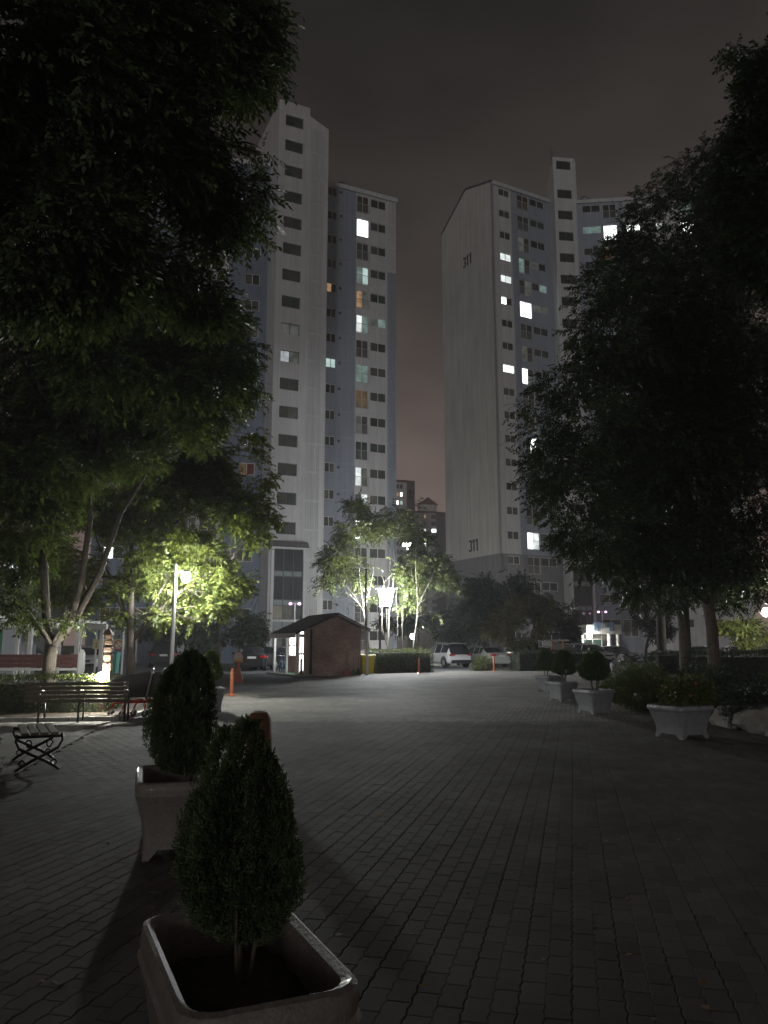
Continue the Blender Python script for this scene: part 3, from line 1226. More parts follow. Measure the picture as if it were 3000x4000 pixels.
LIT['h'] = mat('spandrel_glass', (0.24, 0.29, 0.30), 0.25, 0.1, 1.0)
LIT['y'] = emit('lobby_cream', (0.80, 0.76, 0.58), 0.20, 0.3)
LIT['g'] = mat('glass_bluegreen', (0.03, 0.043, 0.048), 0.06, 0.25, .8, spec=.8)
glazing(left_block, LT, .46, 3.08, 3.7, 9.7, [(.19, 'y41'), (.08, 'hhh'), (.335, 'ggg'), (.075, 'hhh'), (.32, 'ggg')])
glazing(left_block, LT, .46, 3.08, .3, 3.5, [(.75, 'd1d'), (.25, 'hhh')])
# left wing, bent back and mostly behind the trees
lw2 = LT.p(-.0, set_back * .75, 0)
LW2 = Face((lw2.x - 14.2 * math.sin(R(78)), lw2.y - 14.2 * math.cos(R(78))), 78)
s2 = [(45.2 - 2.6 * k, 46.3 - 2.6 * k) for k in range(17)]
b2 = [(44.3 - 2.6 * k, 46.3 - 2.6 * k) for k in range(17)]
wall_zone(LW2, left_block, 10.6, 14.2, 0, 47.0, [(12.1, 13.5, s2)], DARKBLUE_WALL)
wall_zone(LW2, left_block, 7.0, 10.6, 0, 47.0, [(7.3, 8.5, b2), (8.8, 10.3, b2)], WHITE_WALL)
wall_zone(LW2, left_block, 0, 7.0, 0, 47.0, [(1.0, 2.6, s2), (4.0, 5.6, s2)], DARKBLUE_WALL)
solid(LW2, left_block, 'cornice', WHITE_WALL, 0, 14.2, -.3, .2, 47.0, 47.4)
for k in range(17):
    window(left_block, LW2, 12.1, 13.5, *s2[k], 'ar' if k == 11 else pick(rr))
    window(left_block, LW2, 7.3, 8.5, *b2[k], pick(rr), rail=True)
    window(left_block, LW2, 8.8, 10.3, *b2[k], 'WW' if k in (5, 8) else pick(rr), rail=True)
    window(left_block, LW2, 1.0, 2.6, *s2[k], 'w1' if k in (9, 14) else pick(rr))
    window(left_block, LW2, 4.0, 5.6, *s2[k], 'TT' if k in (7, 12) else pick(rr))


def roof_vent(bld, pos, s=1.0):
    """ball-shaped turbine ventilator on a sheet-metal hood"""
    m = MB()
    m.box(-.55 * s, .55 * s, -.55 * s, .55 * s, 0, .5 * s)
    m.lathe([(.42 * s, .5 * s), (.40 * s, .75 * s)], n=12)
    v = m.build('roof_vent', DARKFRAME, bld, loc=pos - bld.location, bevel=.03)
    t = MB()
    for k in range(14):
        a0 = 2 * math.pi * k / 14
        pts = [(math.cos(a0 + .5 * i / 6) * .55 * s * math.sin(math.pi * (i + .8) / 7.2), math.sin(a0 + .5 * i / 6) * .55 * s * math.sin(math.pi * (i + .8) / 7.2), (.75 + .85 * i / 6) * s) for i in range(7)]
        t.tube(pts, .07 * s, 5)
    t.lathe([(.3 * s, .78 * s), (.42 * s, 1.1 * s), (.3 * s, 1.5 * s), (.05 * s, 1.65 * s)], n=12)
    t.build('turbine', STEEL, v)


roof_vent(left_block, LW.p(2.0, -1.6, 47.5), 1.0)

# ---- right block, number 311
cr_ = at(1920.9, 705.7, 80.0)
RW = Face((cr_.x, cr_.y), 62)
right_block = thing('apartment_building', 'high-rise numbered 311 with blank grey gable wall, right of the gap', 'building', (cr_.x, cr_.y, 0))
zr = 52.4
smallR = [(51.42 - 2.6 * k, 52.30 - 2.6 * k) for k in range(20)]
balcR = [(50.48 - 2.6 * k, 52.32 - 2.6 * k) for k in range(20)]
wideR = [(51.40 - 2.6 * k, 52.32 - 2.6 * k) for k in range(20)]
ZB = 10.9
wall_zone(RW, right_block, 0, 2.56, ZB, zr, [(.9, 2.4, smallR)], WHITE_WALL)
wall_zone(RW, right_block, 2.56, 9.4, ZB, zr, [(3.46, 5.1, balcR), (5.26, 7.38, wideR)], BLUE_WALL)
wall_zone(RW, right_block, 0, 2.56, 0, ZB, [(.9, 2.4, smallR)], GREY_WALL)
wall_zone(RW, right_block, 2.56, 9.4, 0, ZB, [(3.46, 5.1, balcR), (5.26, 7.38, wideR)], GREY_WALL)
solid(RW, right_block, 'cornice', WHITE_WALL, 0, 9.4, -.3, .2, zr, zr + .42)
SR = ['03', '11', '10', 'WW', 'WW', 'w2', '00', '30', 'ww', '33', '30', '33', '12', '03', '33', '11', '43', '33', '01', '11']
BR = ['22', '11', 'd3', 't3', '3d', 'ww', '30', 'd3', 'w3', '31', '03', 'dw', '33', '13', '12', 'wW', '33', '33', '11', '00']
WR = ['00', '11', '00', 'd0', '3t', 'dd', '00', '33', '31', '00', '01', '33', '11', '31', '31', '44', '33', '31', '11', '00']
for k in range(20):
    window(right_block, RW, .9, 2.4, *smallR[k], SR[k])
    window(right_block, RW, 3.46, 5.1, *balcR[k], BR[k], rail=k not in (5,))
    window(right_block, RW, 5.26, 7.38, *wideR[k], WR[k])
    zt = zr - 2.6 * k
    ribbed(RW, right_block, .12, .78, zt - 2.6, zt - .02, WHITE_WALL if zt > ZB + 1 else GREY_WALL, .15)
    if k:
        ribbed(RW, right_block, 2.68, 3.36, zt - 2.6, zt - .02, BLUE_WALL if zt > ZB + 1 else GREY_WALL, .15)
# gable wall runs back to the left from the corner: build it in a face whose s points from its far end to the corner
gd = Vector((math.sin(R(-28)), math.cos(R(-28)), 0))
gfar = RW.o + gd * 10.5
RG = Face((gfar.x, gfar.y), 152)
prof = [(0, ZB), (10.5, ZB), (10.5, 52.82), (5.3, 54.6), (0, 51.5)]
MB().xzprism(prof, 0, .3).build('gable_wall', GABLE_WALL, right_block, loc=RG.o - right_block.location, rotz=RG.a)
MB().xzprism([(0, 0), (10.5, 0), (10.5, ZB), (0, ZB)], -.02, .3).build('gable_base', GREY_WALL, right_block, loc=RG.o - right_block.location, rotz=RG.a)
cop = MB()
for (a, za), (b, zb_) in (((-.05, 51.45), (5.3, 54.6)), ((5.3, 54.6), (10.55, 52.8))):
    cop.xzprism([(a, za), (b, zb_), (b, zb_ + .16), (a, za + .16)], -.12, .4)
cop.build('coping', DARKFRAME, right_block, loc=RG.o - right_block.location, rotz=RG.a)
rs = MB().xzprism([(.1, 51.3), (5.3, 54.4), (10.4, 52.6), (10.4, 52.2), (.1, 51.0)], .3, 9.0)
rs.build('roof_slab', GREY_WALL, right_block, loc=RG.o - right_block.location, rotz=RG.a)
INK = mat('navy_numerals', (0.035, 0.04, 0.055), 0.7, 0.1)
for zc, sc in ((45.6, 5.3), (12.25, 5.45)):
    q = RG.p(sc, .012, zc) - right_block.location
    o = numerals(1.32, INK, right_block, q, (R(90), 0, RG.a))
# tower between the wings
ctw = at(2159.5, 614, 81.4)
RT = Face((ctw.x, ctw.y), 82)
stR = [(55.25, 56.3)] + [(51.66 - 2.6 * k, 52.72 - 2.6 * k) for k in range(16)]
lobR = (0.3, 2.3, 3.5, 9.3)
wall_zone(RT, right_block, 0, 2.57, 0, 56.75, [(.36, 2.08, stR)], WHITE_WALL)
for s_ in (.02, 2.3):
    MB().xzprism([(-.3, 0), (-.3, 56.6), (-1.4, 56.4), (-3.2, 54.2), (-6, 52.6), (-6, 0)], 0, .25).build('side_wall', WHITE_WALL, right_block, loc=RT.p(s_ + .25, 0, 0) - right_block.location, rotz=RT.a - R(90))
solid(RT, right_block, 'roof_slab', GREY_WALL, .3, 2.27, -1.3, -.3, 56.1, 56.35)
for k, (a, b) in enumerate(stR):
    window(right_block, RT, .36, 2.08, a, b, '00' if k < 9 else '30', DARKFRAME, depth=.16)
glazing(right_block, RT, .3, 2.35, 3.6, 9.6, [(.24, 'ggg'), (.08, 'hhh'), (.34, 'ggg'), (.08, 'hhh'), (.26, 'ggg')], d=.05)
solid(RT, right_block, 'pilaster', WHITE_WALL, .02, .28, 0, .3, 0, 9.8)
solid(RT, right_block, 'pilaster', WHITE_WALL, 2.38, 2.6, 0, .3, 0, 9.8)
solid(RT, right_block, 'canopy', WHITE_WALL, -.1, 2.7, 0, .6, 9.8, 10.1)
roof_vent(right_block, RT.p(1.9, -1.6, 56.6), .75)
roof_vent(right_block, RW.p(6.0, -2.0, 52.6), .9)
an = MB()
pa = RT.p(.3, -1.2, 56.6) - right_block.location
an.tube([pa, pa + Vector((0, 0, 2.6))], .035, 6)
for z, l_ in ((1.0, .5), (1.4, .45), (1.8, .4), (2.2, .3)):
    an.tube([pa + Vector((-l_, 0, z)), pa + Vector((l_, 0, z))], .018, 5)
an.build('antenna', DARKFRAME, right_block)
# right wing, turned towards the plaza
crw = at(2251, 797, 82.0)
RR = Face((crw.x, crw.y), 96)
wR2 = [(50.1 - 2.6 * k, 51.0 - 2.6 * k) for k in range(19)]
bR2 = [(49.2 - 2.6 * k, 51.0 - 2.6 * k) for k in range(19)]
wall_zone(RR, right_block, -.2, 5.1, 0, 51.2, [(.6, 2.65, wR2), (2.88, 4.4, bR2)], BLUE_WALL)
wall_zone(RR, right_block, 5.1, 16, 0, 51.2, [(5.4, 6.95, wR2), (8.6, 10.0, wR2), (11.3, 12.9, bR2)], WHITE_WALL)
solid(RR, right_block, 'cornice', WHITE_WALL, -.2, 16, -.3, .2, 51.2, 51.6)
solid(RR, right_block, 'roof_slab', GREY_WALL, -.2, 16, -9, -.3, 51.0, 51.4)
solid(RR, right_block, 'back_wall', GREY_WALL, -.2, 16, -9.3, -9, 0, 51.2)
for k in range(19):
    kw = ['00', 'tt', '11', '00', '33', '33'][k] if k < 6 else pick(rr)
    kb_ = ['00', 'TT', 'oa', '11', 'd1', '33'][k] if k < 6 else pick(rr)
    ks = ['00', 'ww', '33', '11', '33', '00'][k] if k < 6 else ('ww' if k == 9 else pick(rr))
    window(right_block, RR, .6, 2.65, *wR2[k], kw)
    window(right_block, RR, 2.88, 4.4, *bR2[k], 'ww' if k == 1 else kb_, rail=k not in (1,))
    window(right_block, RR, 5.4, 6.95, *wR2[k], ks)
    window(right_block, RR, 8.6, 10.0, *wR2[k], 'Wd' if k in (1, 17) else pick(rr))
    window(right_block, RR, 11.3, 12.9, *bR2[k], 'ww' if k in (1, 16) else ('tt' if k == 0 else pick(rr)))
roof_vent(right_block, RR.p(1.2, -1.5, 51.4), 1.0)

# ---- porch of the right block
pc = at(2361, 2548, 76.0)
porch = thing('entrance_porch', 'white entrance porch with round columns and blue 311 sign, under the tower', 'porch', (pc.x, pc.y, 0), head(84))
MB().box(-1.75, 1.75, -.2, 3.2, 2.62, 3.5).build('canopy', WHITE, porch, bevel=.03)
MB().box(-1.75, -1.55, 1.2, 3.2, 0, 2.62).build('wall', WHITE_WALL, porch)
MB().box(-1.55, 1.75, 3.0, 3.2, 0, 2.62).build('wall', CONCRETE, porch)
for x in (.62, 1.45):
    MB().lathe([(.24, 0), (.24, .06), (.2, .08), (.2, 2.55), (.23, 2.57), (.23, 2.62)], (x, .15, 0), 18).build('column', WHITE, porch, smooth='auto')
dr = MB().box(-1.5, -1.44, 1.5, 1.56, 0, 2.4).box(.35, .41, 1.5, 1.56, 0, 2.4).box(-1.5, .41, 1.5, 1.56, 2.1, 2.16).box(-.58, -.52, 1.5, 1.56, 0, 2.1)
do = dr.build('door', FRAME, porch)
for a, b in ((-1.44, -.58), (-.52, .35)):
    MB().box(a, b, 1.52, 1.54, .02, 2.1).build('pane', emit('porch_glass_glow', (0.34, 0.55, 0.42), 0.34, .5), do)
SIGN_BLUE = mat('sign_blue', (0.17, 0.25, 0.40), 0.5, 0.06)
sg = MB().box(-1.02, .98, -.26, -.2, 3.2, 3.72).box(-1.02, -.5, -.26, -.2, 2.88, 3.2).box(.5, .98, -.26, -.2, 2.88, 3.2)
so = sg.build('sign_board', SIGN_BLUE, porch)
IVORY = mat('ivory_lettering', (0.66, 0.64, 0.48), 0.5, 0.03)
lettering('311', .46, IVORY, so, (0, -.275, 3.44), (R(90), 0, 0))
lettering('1', .36, IVORY, so, (-.74, -.275, 3.06), (R(90), 0, 0))
lettering('2', .36, IVORY, so, (.72, -.275, 3.06), (R(90), 0, 0))
gl = thing('globe_lamp', 'glowing round globe lamp beside the 311 porch', 'lamp', porch.matrix_basis @ Vector((-1.55, -.35, 0)))
MB().tube([(0, 0, 0), (0, 0, 2.15)], .05, 8).build('pole', BLACK, gl)
MB().lathe([(.06, 2.12)] + [(.24 * math.sin(math.pi * i / 10), 2.40 - .24 * math.cos(math.pi * i / 10)) for i in range(1, 10)] + [(.01, 2.64)], n=16).build('globe', emit('globe_light', (1.0, 0.97, 0.86), GLOBE), gl, smooth=True)

# ---- far towers seen through the gap
FARW = mat('far_tower_wall', (0.66, 0.62, 0.61), 0.85, 0.08, 0.3, stain=.1)
FARD = mat('far_tower_dark_wall', (0.10, 0.075, 0.08), 0.85, 0.1, 0.3)
FARR = mat('far_tower_red_roof', (0.15, 0.045, 0.04), 0.8, 0.1, 0.3)


def far_tower(label, px0, px1, dark, ytop, Y, cols, lit, gableroof, seed):
    c0, c1 = at(px0, ytop, Y), at(px1, ytop, Y)
    w, zt = c1.x - c0.x, c0.z
    t = thing('apartment_building', label, 'building', (c0.x, Y, 0), R(6))
    MB().box(-16, w - dark, .4, 14, 0, zt).build('wall', FARW, t)
    MB().box(w - dark, w, -.4, 14, 0, zt + .4).build('stair_wall', FARD, t)
    MB().box(-16.3, w - dark + .2, 0, 14.3, zt, zt + .7).build('roof', FARR, t)
    if gableroof:
        MB().box(-3.5, 3.5, 2, 6, zt + .7, zt + 3.6, Matrix.Translation((w - 6.5, 0, 0))).build('penthouse', FARW, t)
        MB().xzprism([(w - 10.6, zt + 3.6), (w - 2.4, zt + 3.6), (w - 6.5, zt + 6.6)], 1.6, 6.4).build('penthouse_roof', FARR, t)
    rr_ = random.Random(seed)
    for k in range(int(zt / 2.75)):
        z0 = zt - 2.2 - 2.75 * k
        if z0 < zt - 42:
            break
        for ci, (a, b) in enumerate(cols):
            kind = lit.get((k, ci), rr_.choice('0133'))
            m_ = PANES[int(kind)] if kind.isdigit() else LIT[kind]
            o = MB().box(a, b, .28, .41, z0, z0 + 1.5).build('window', DARKFRAME, t)
            MB().box(a + .12, b - .12, .24, .29, z0 + .1, z0 + 1.4).build('pane', m_, o)
    return t


far_tower('far tower with red roof and dark stair wall, behind the left high-rise', 1540, 1620, 2.6, 1882, 255.0, [(.6, 1.6), (1.9, 2.9), (-1.2, .2)],
          {(1, 1): 'w', (1, 0): 'o', (2, 0): 'w', (2, 1): 'T', (5, 0): 'W', (5, 2): 'W', (4, 2): 'o'}, False, 4)
far_tower('far tower with small gabled penthouse, between the two high-rises', 1655, 1740, 3.6, 2003, 300.0, [(.0, 1.0), (3.0, 6.0), (-3.4, -2.0)],
          {(0, 0): 'o', (2, 1): 'w', (2, 0): 'W', (4, 0): 'w', (5, 0): 'W', (5, 1): 'd'}, True, 9)

# ================================================================== GUARD HUT
ha = head(65)
hp = gr(1208.6, 2641)
hut = thing('guard_hut', 'small red brick guard hut with dark gabled roof and white porch posts', 'hut', (hp.x, hp.y, 0), ha)
HW_, HD_, EV, AP = 2.85, 3.75, 2.42, 3.06          # gable width, depth, eaves, apex
wall_poly = [(0, 0), (HW_, 0), (HW_, EV), (HW_ / 2, AP), (0, EV)]
hb = MB().xzprism([(.015, 0), (HW_ - .015, 0), (HW_ - .015, EV), (HW_ / 2, AP - .02), (.015, EV)], .015, .2)
gable = hb.build('gable_wall', MORTAR, hut)
BL, BH, BJ = 0.20, 0.066, 0.010
bm_ = MB().box(0, BL - BJ, -.0, .06, 0, BH - BJ).mesh('brick')
bm_.materials.append(BRICK)
bm_half = MB().box(0, BL / 2 - BJ, -.0, .06, 0, BH - BJ).mesh('brick')
bm_half.materials.append(BRICK)
bricks = []
row = 0
while row * BH < AP - .05:
    z = row * BH
    zm = z + BH
    lo, hi = 0.0, HW_
    if zm > EV:
        k = (zm - EV) / (AP - EV)
        lo, hi = HW_ / 2 * k, HW_ - HW_ / 2 * k
    x = -BL / 2 if row % 2 else 0.0
    while x < hi:
        full = x >= lo - .001 and x + BL <= hi + .012
        if full:
            bricks.append((x, z, bm_))
        elif x + BL / 2 >= lo - .001 and x + BL <= hi + .012:
            bricks.append((x + BL / 2, z, bm_half))
        elif x >= lo - .001 and x + BL / 2 <= hi + .012:
            bricks.append((x, z, bm_half))
        x += BL
    row += 1
rb = random.Random(8)
rb.shuffle(bricks)
fld = MB()
for i, (x, z, me_) in enumerate(bricks):
    y = rb.uniform(-.003, .002)
    if i < 300:
        o = bpy.data.objects.new('brick', me_)
        COL.objects.link(o)
        o.parent = gable
        o.location = (x, y, z)
    else:
        w_ = (BL if me_ is bm_ else BL / 2) - BJ
        fld.box(x, x + w_, y, y + .06, z, z + BH - BJ)
stuff(fld.build('brickwork', BRICK, gable))
# side walls and the lit front on the left side
sw = MB().box(0, .2, .2, 1.0, 0, EV).box(0, .2, 1.75, HD_, 0, .95).box(0, .2, HD_ - .25, HD_, .95, EV).box(0, .2, 1.0, HD_, 2.3, EV).box(0, .2, 1.75, 1.9, .95, 2.3)
sw.build('side_wall', BRICK, hut)
MB().box(HW_ - .2, HW_, .2, HD_, 0, EV).build('side_wall', BRICK, hut)
MB().xzprism(wall_poly, HD_, HD_ + .2).build('back_wall', BRICK, hut)
MB().box(.2, HW_ - .2, .3, HD_, 0, .06).build('floor_slab', CONCRETE, hut)
door = MB().box(.04, .1, 1.0, 1.06, .05, 2.3).box(.04, .1, 1.69, 1.75, .05, 2.3).box(.04, .1, 1.06, 1.69, 2.24, 2.3).box(.04, .1, 1.06, 1.69, .05, .12).box(.04, .1, 1.06, 1.69, 1.05, 1.15).build('door', FRAME, hut)
HUTLIGHT = emit('hut_room_light', (0.95, 1.0, 1.0), 7.0, 0.25)
MB().box(.06, .075, 1.06, 1.69, .12, 2.24).build('pane', HUTLIGHT, door)
MB().box(-.03, .04, 1.63, 1.67, 1.1, 1.25).build('handle', STEEL, door)
wn = MB()
for a in (1.9, 2.62, 3.3, HD_ - .31):
    wn.box(.02, .12, a, a + .06, .95, 2.3)
for z in (.95, 1.5, 2.24):
    wn.box(.03, .11, 1.9, HD_ - .25, z, z + .06)
wno = wn.build('window', FRAME, hut)
for a, b in ((1.96, 2.62), (2.68, 3.3), (3.36, HD_ - .31)):
    for z0, z1 in ((1.01, 1.5), (1.56, 2.24)):
        MB().box(.06, .075, a, b, z0, z1).build('pane', HUTLIGHT, wno)
# roof: two slopes of shingle courses, overhanging to the posts on the left
OVL, OVR, OF = 0.85, 0.45, 0.22
slope = (AP - EV) / (HW_ / 2)
roof = MB().xzprism([(-OVL, EV - OVL * slope + .03), (HW_ / 2, AP + .03), (HW_ + OVR, EV - OVR * slope + .03), (HW_ + OVR, EV - OVR * slope + .12), (HW_ / 2, AP + .14), (-OVL, EV - OVL * slope + .12)], -OF, HD_ + OF + .1)
ro = roof.build('roof', WOOD_DARK, hut)
for side in (-1, 1):
    x_e = -OVL - .03 if side < 0 else HW_ + OVR + .03
    z_e = EV - (OVL if side < 0 else OVR) * slope + .125
    n_c = 9
    for k in range(n_c):
        t0, t1 = k / n_c, (k + 1) / n_c + .03
        xa, xb = x_e + (HW_ / 2 - x_e) * t0, x_e + (HW_ / 2 - x_e) * min(t1, 1)
        za, zb_ = z_e + (AP + .145 - z_e) * t0, z_e + (AP + .145 - z_e) * min(t1, 1)
        MB().xzprism([(xa, za + .022), (xb, zb_ + .006), (xb, zb_ + .012), (xa, za + .034)], -OF - .02, HD_ + OF + .12).build('shingle_course', SHINGLE, ro)
MB().box(-OVL - .08, -OVL, -OF - .02, HD_ + OF + .1, EV - OVL * slope - .12, EV - OVL * slope + .12).build('fascia', WHITE, hut)
MB().xzprism([(HW_ / 2, AP + .02), (HW_ + OVR, EV - OVR * slope + .02), (HW_ + OVR, EV - OVR * slope + .11), (HW_ / 2, AP + .13)], -OF - .04, -OF - .021).build('barge_board', mat('pale_barge_board', (0.33, 0.28, 0.25), .6), hut)
for x, y in ((-OVL + .12, -.12), (-OVL + .12, 1.55), (-OVL + .12, HD_ - .1), (HW_ + OVR - .16, -.12)):
    zt = EV - (OVL - .12 if x < 0 else OVR - .16) * slope + .03
    MB().box(x - .06, x + .06, y - .06, y + .06, 0, zt).build('post', WHITE, hut, bevel=.01)
MB().box(-.02, .1, -.06, .0, .0, EV - .06).build('downpipe', BLACK, hut)
step = MB().box(-OVL - .2, 0, -.35, HD_ + .3, 0, .09)
step.build('step', CONCRETE, hut, bevel=.01)


def hutp(x, y, z=0.0):
    return hut.matrix_basis @ Vector((x, y, z))


# things round the hut
def broom(name, label, x, y, l, lean, head_mat, kind, stick=WOOD, rz=0.0):
    t = thing(name, label, name.replace('_', ' '), hutp(x, y, .0), ha + rz)
    top = Vector((lean, .12, l))
    MB().tube([(0, 0, .25), top], .014, 8).build('handle', stick, t, smooth=True)
    if kind == 'pan':
        MB().box(-.16, .16, -.04, .10, .0, .03).box(-.16, .16, .08, .11, .0, .30).box(-.16, -.14, -.04, .10, .03, .2).box(.14, .16, -.04, .10, .03, .2).build('pan', head_mat, t, bevel=.006)
    elif kind == 'rake':
        m = MB()
        for i in range(9):
            m.tube([(0, 0, .34), ((i - 4) * .05, -.03, .0)], .012, 5)
        m.build('fan', head_mat, t)
    else:
        m = MB()
        m.loft([[(-.04, -.03, .38), (.04, -.03, .38), (.04, .03, .38), (-.04, .03, .38)], [(-.12, -.05, .02), (.12, -.05, .02), (.12, .05, .02), (-.12, .05, .02)]])
        m.build('bristles', head_mat, t)
    return t


broom('dustpan', 'pink long-handled dustpan against the brick gable', 1.98, -.22, 1.30, .03, PINKP, 'pan')
broom('garden_rake', 'green fan rake against the brick gable beside the dustpan', 2.33, -.20, .95, .05, GREENP, 'rake')
broom('broom', 'short brown broom at the right corner of the brick gable', 2.62, -.16, .85, .06, WOOD_DARK, 'broom')
broom('broom', 'straw broom under the porch, between the door and the corner post', -.28, .45, 1.0, .05, mat('straw', (.3, .19, .07), .9, .3, 30), 'broom')
sh = thing('snow_pusher', 'tall pole tool standing upside down beside the hut door', 'shovel', hutp(-.2, .72), ha)
MB().tube([(0, 0, .05), (.03, .02, 1.98)], .02, 8).build('handle', STEEL, sh, smooth=True)
MB().box(-.09, .15, .0, .03, 1.95, 2.12).build('blade', WHITE, sh, bevel=.01)
MB().box(-.05, .06, -.02, .05, .1, .85).build('sleeve', BLACK, sh, bevel=.01)
# yellow bin
bn = thing('wheeled_bin', 'yellow plastic bin with flat lid beside the hut', 'bin', hutp(HW_ + .46, .45), ha)
MB().loft([[(-.31, -.31, .06), (.31, -.31, .06), (.31, .31, .06), (-.31, .31, .06)], [(-.38, -.38, .98), (.38, -.38, .98), (.38, .38, .98), (-.38, .38, .98)]]).build('body', YELLOW, bn, bevel=.02)
MB().box(-.42, .42, -.42, .44, .98, 1.05).build('lid', YELLOW, bn, bevel=.02)
MB().tube([(-.2, .4, 1.0), (.2, .4, 1.0)], .02, 8).build('handle', YELLOW, bn)
for x in (-.2, .2):
    MB().tube([(x - .03, .22, .07), (x + .03, .22, .07)], .07, 12).build('wheel', TYRE, bn)
st = thing('garden_stick', 'pale bent stick standing up behind the yellow bin', 'stick', hutp(HW_ + .1, .85), ha)
MB().tube([(0, 0, 0), (.02, 0, .9), (.07, 0, 1.35), (.12, 0, 1.52), (.09, 0, 1.6)], .018, 8).build('shaft', mat('pale_stick', (.45, .38, .27), .7, .15), st, smooth=True)
MB().tube([(.022, 0, .95), (.05, 0, 1.2)], .024, 8).build('grip', BLUEP, st)
# dark pole with pale cable duct, right of the hut
pp = at(1432, 2640, 42.5)
pole = thing('utility_pole', 'slim tall pole, black above and steel below, right of the hut', 'pole', (pp.x - .05, 42.5, 0))
MB().tube([(0, 0, 0), (0, 0, 2.6)], .055, 10).build('lower_pole', STEEL, pole, smooth=True)
MB().tube([(0, 0, 2.6), (0, 0, 5.6)], .05, 10).build('upper_pole', BLACK, pole, smooth=True)
MB().tube([(0, 0, 5.6), (0, 0, 5.66)], .065, 10).build('cap', BLACK, pole)
MB().tube([(.085, -.03, .0), (.085, -.03, 4.1)], .022, 8).build('cable_duct', WHITE, pole)
# bicycle behind the porch posts
bk = thing('bicycle', 'blue bicycle parked by the left porch post of the hut', 'bicycle', hutp(-OVL + .18, HD_ * .62), ha + R(85))
for x in (-.5, .5):
    w = MB()
    w.tube([(x + .32 * math.cos(2 * math.pi * i / 20), 0, .33 + .32 * math.sin(2 * math.pi * i / 20)) for i in range(21)], .018, 6, caps=False)
    wo = w.build('wheel', TYRE, bk)
    sp = MB()
    for i in range(10):
        a = math.pi * i / 10
        sp.tube([(x + .31 * math.cos(a), 0, .33 + .31 * math.sin(a)), (x - .31 * math.cos(a), 0, .33 - .31 * math.sin(a))], .003, 4)
    sp.build('spokes', STEEL, wo)
    MB().tube([(x + .36 * math.cos(R(a)), 0, .33 + .36 * math.sin(R(a))) for a in range(20, 171, 15)], .02, 6).build('mudguard', WHITE, bk)
MB().tube([(-.5, 0, .33), (-.05, 0, .30), (.36, 0, .78), (-.18, 0, .76), (-.05, 0, .30)], .02, 7).tube([(-.5, 0, .33), (-.18, 0, .76), (-.22, 0, .92)], .015, 6).tube([(.5, 0, .33), (.36, 0, .78), (.33, 0, .98)], .018, 7).build('frame', BLUEP, bk)
MB().tube([(.22, -.28, 1.0), (.33, 0, .99), (.22, .28, 1.0)], .014, 7).build('handlebar', CHROME, bk)
MB().loft([[(-.34, -.1, .92), (-.34, .1, .92), (-.34, .1, .97), (-.34, -.1, .97)], [(-.06, -.03, .93), (-.06, .03, .93), (-.06, .03, .97), (-.06, -.03, .97)]]).build('saddle', BLACK, bk)
mt = thing('door_mat', 'green mat on the step under the hut porch', 'mat', hutp(-.5, 1.4, .092), ha)
MB().box(-.32, .32, -.5, .5, 0, .015).build('mat', GREENP, mt)

# ================================================================== LAMPS
# lantern lamp post behind the clipped hedge: the plaza's main light
lp = at(1484, 2545, 46.5)
lamp = thing('street_lamp', 'blazing lantern lamp on dark post between the thin trees', 'lamp', (lp.x, 46.5, 0))
MB().lathe([(.12, 0), (.12, .25), (.075, .3), (.07, 3.2), (.085, 3.22), (.085, 3.32), (.05, 3.34), (.045, 5.0), (.02, 5.05)], n=14).build('post', BLACK, lamp, smooth='auto')
MB().lathe([(.1, 3.2), (.13, 3.25), (.13, 3.3), (.1, 3.36)], n=14).build('collar', STEEL, lamp, smooth='auto')
MB().tube([(-.25, 0, 4.86), (1.05, 0, 4.86)], .03, 8).build('arm', STEEL, lamp)
LX = .36


def sq(r, z, cx=0.0):
    return [(cx - r, -r, z), (cx + r, -r, z), (cx + r, r, z), (cx - r, r, z)]


lh = MB().loft([sq(.16, 4.785, LX), sq(.16, 4.81, LX), sq(.04, 4.92, LX)]).build('lantern_cap', BLACK, lamp)
gls = MB().loft([sq(.27, 3.84, LX), sq(.44, 4.69, LX), sq(.2, 4.78, LX)])
gls.build('lantern_glass', emit('lantern_light', (0.95, 0.985, 1.0), LANTERN), lamp)
bars = MB()
for sx in (-1, 1):
    for sy in (-1, 1):
        bars.tube([(LX + sx * .285, sy * .285, 3.82), (LX + sx * .455, sy * .455, 4.70)], .014, 6)
bars.build('lantern_bars', BLACK, lamp)
MB().loft([sq(.06, 3.70, LX), sq(.28, 3.83, LX)]).build('lantern_base', BLACK, lamp)

# side lamp behind the lit tree on the left
SLY = 21.9
sp_ = at(674, 2500, SLY)
sl = thing('street_lamp', 'grey lamp post with bright side lamp behind the lit leaves on the left', 'lamp', (sp_.x, SLY, 0))
MB().lathe([(.10, 0), (.10, .3), (.06, .34), (.055, 3.78), (.0, 3.82)], n=12).build('post', STEEL, sl, smooth='auto')
MB().tube([(0, 0, 3.52), (.18, 0, 3.62), (.30, 0, 3.56)], .025, 8).build('arm', STEEL, sl)
MB().lathe([(.05, .24), (.09, .20), (.10, .15)], (.30, 0, 3.40), 14).build('lamp_cap', STEEL, sl, smooth='auto')
MB().lathe([(.02, -.14), (.08, -.11), (.115, -.04), (.115, .05), (.08, .13)], (.30, 0, 3.42), 14).build('lamp_globe', emit('side_lamp_light', (0.97, 1.0, 0.94), SIDE_LAMP), sl, smooth=True)

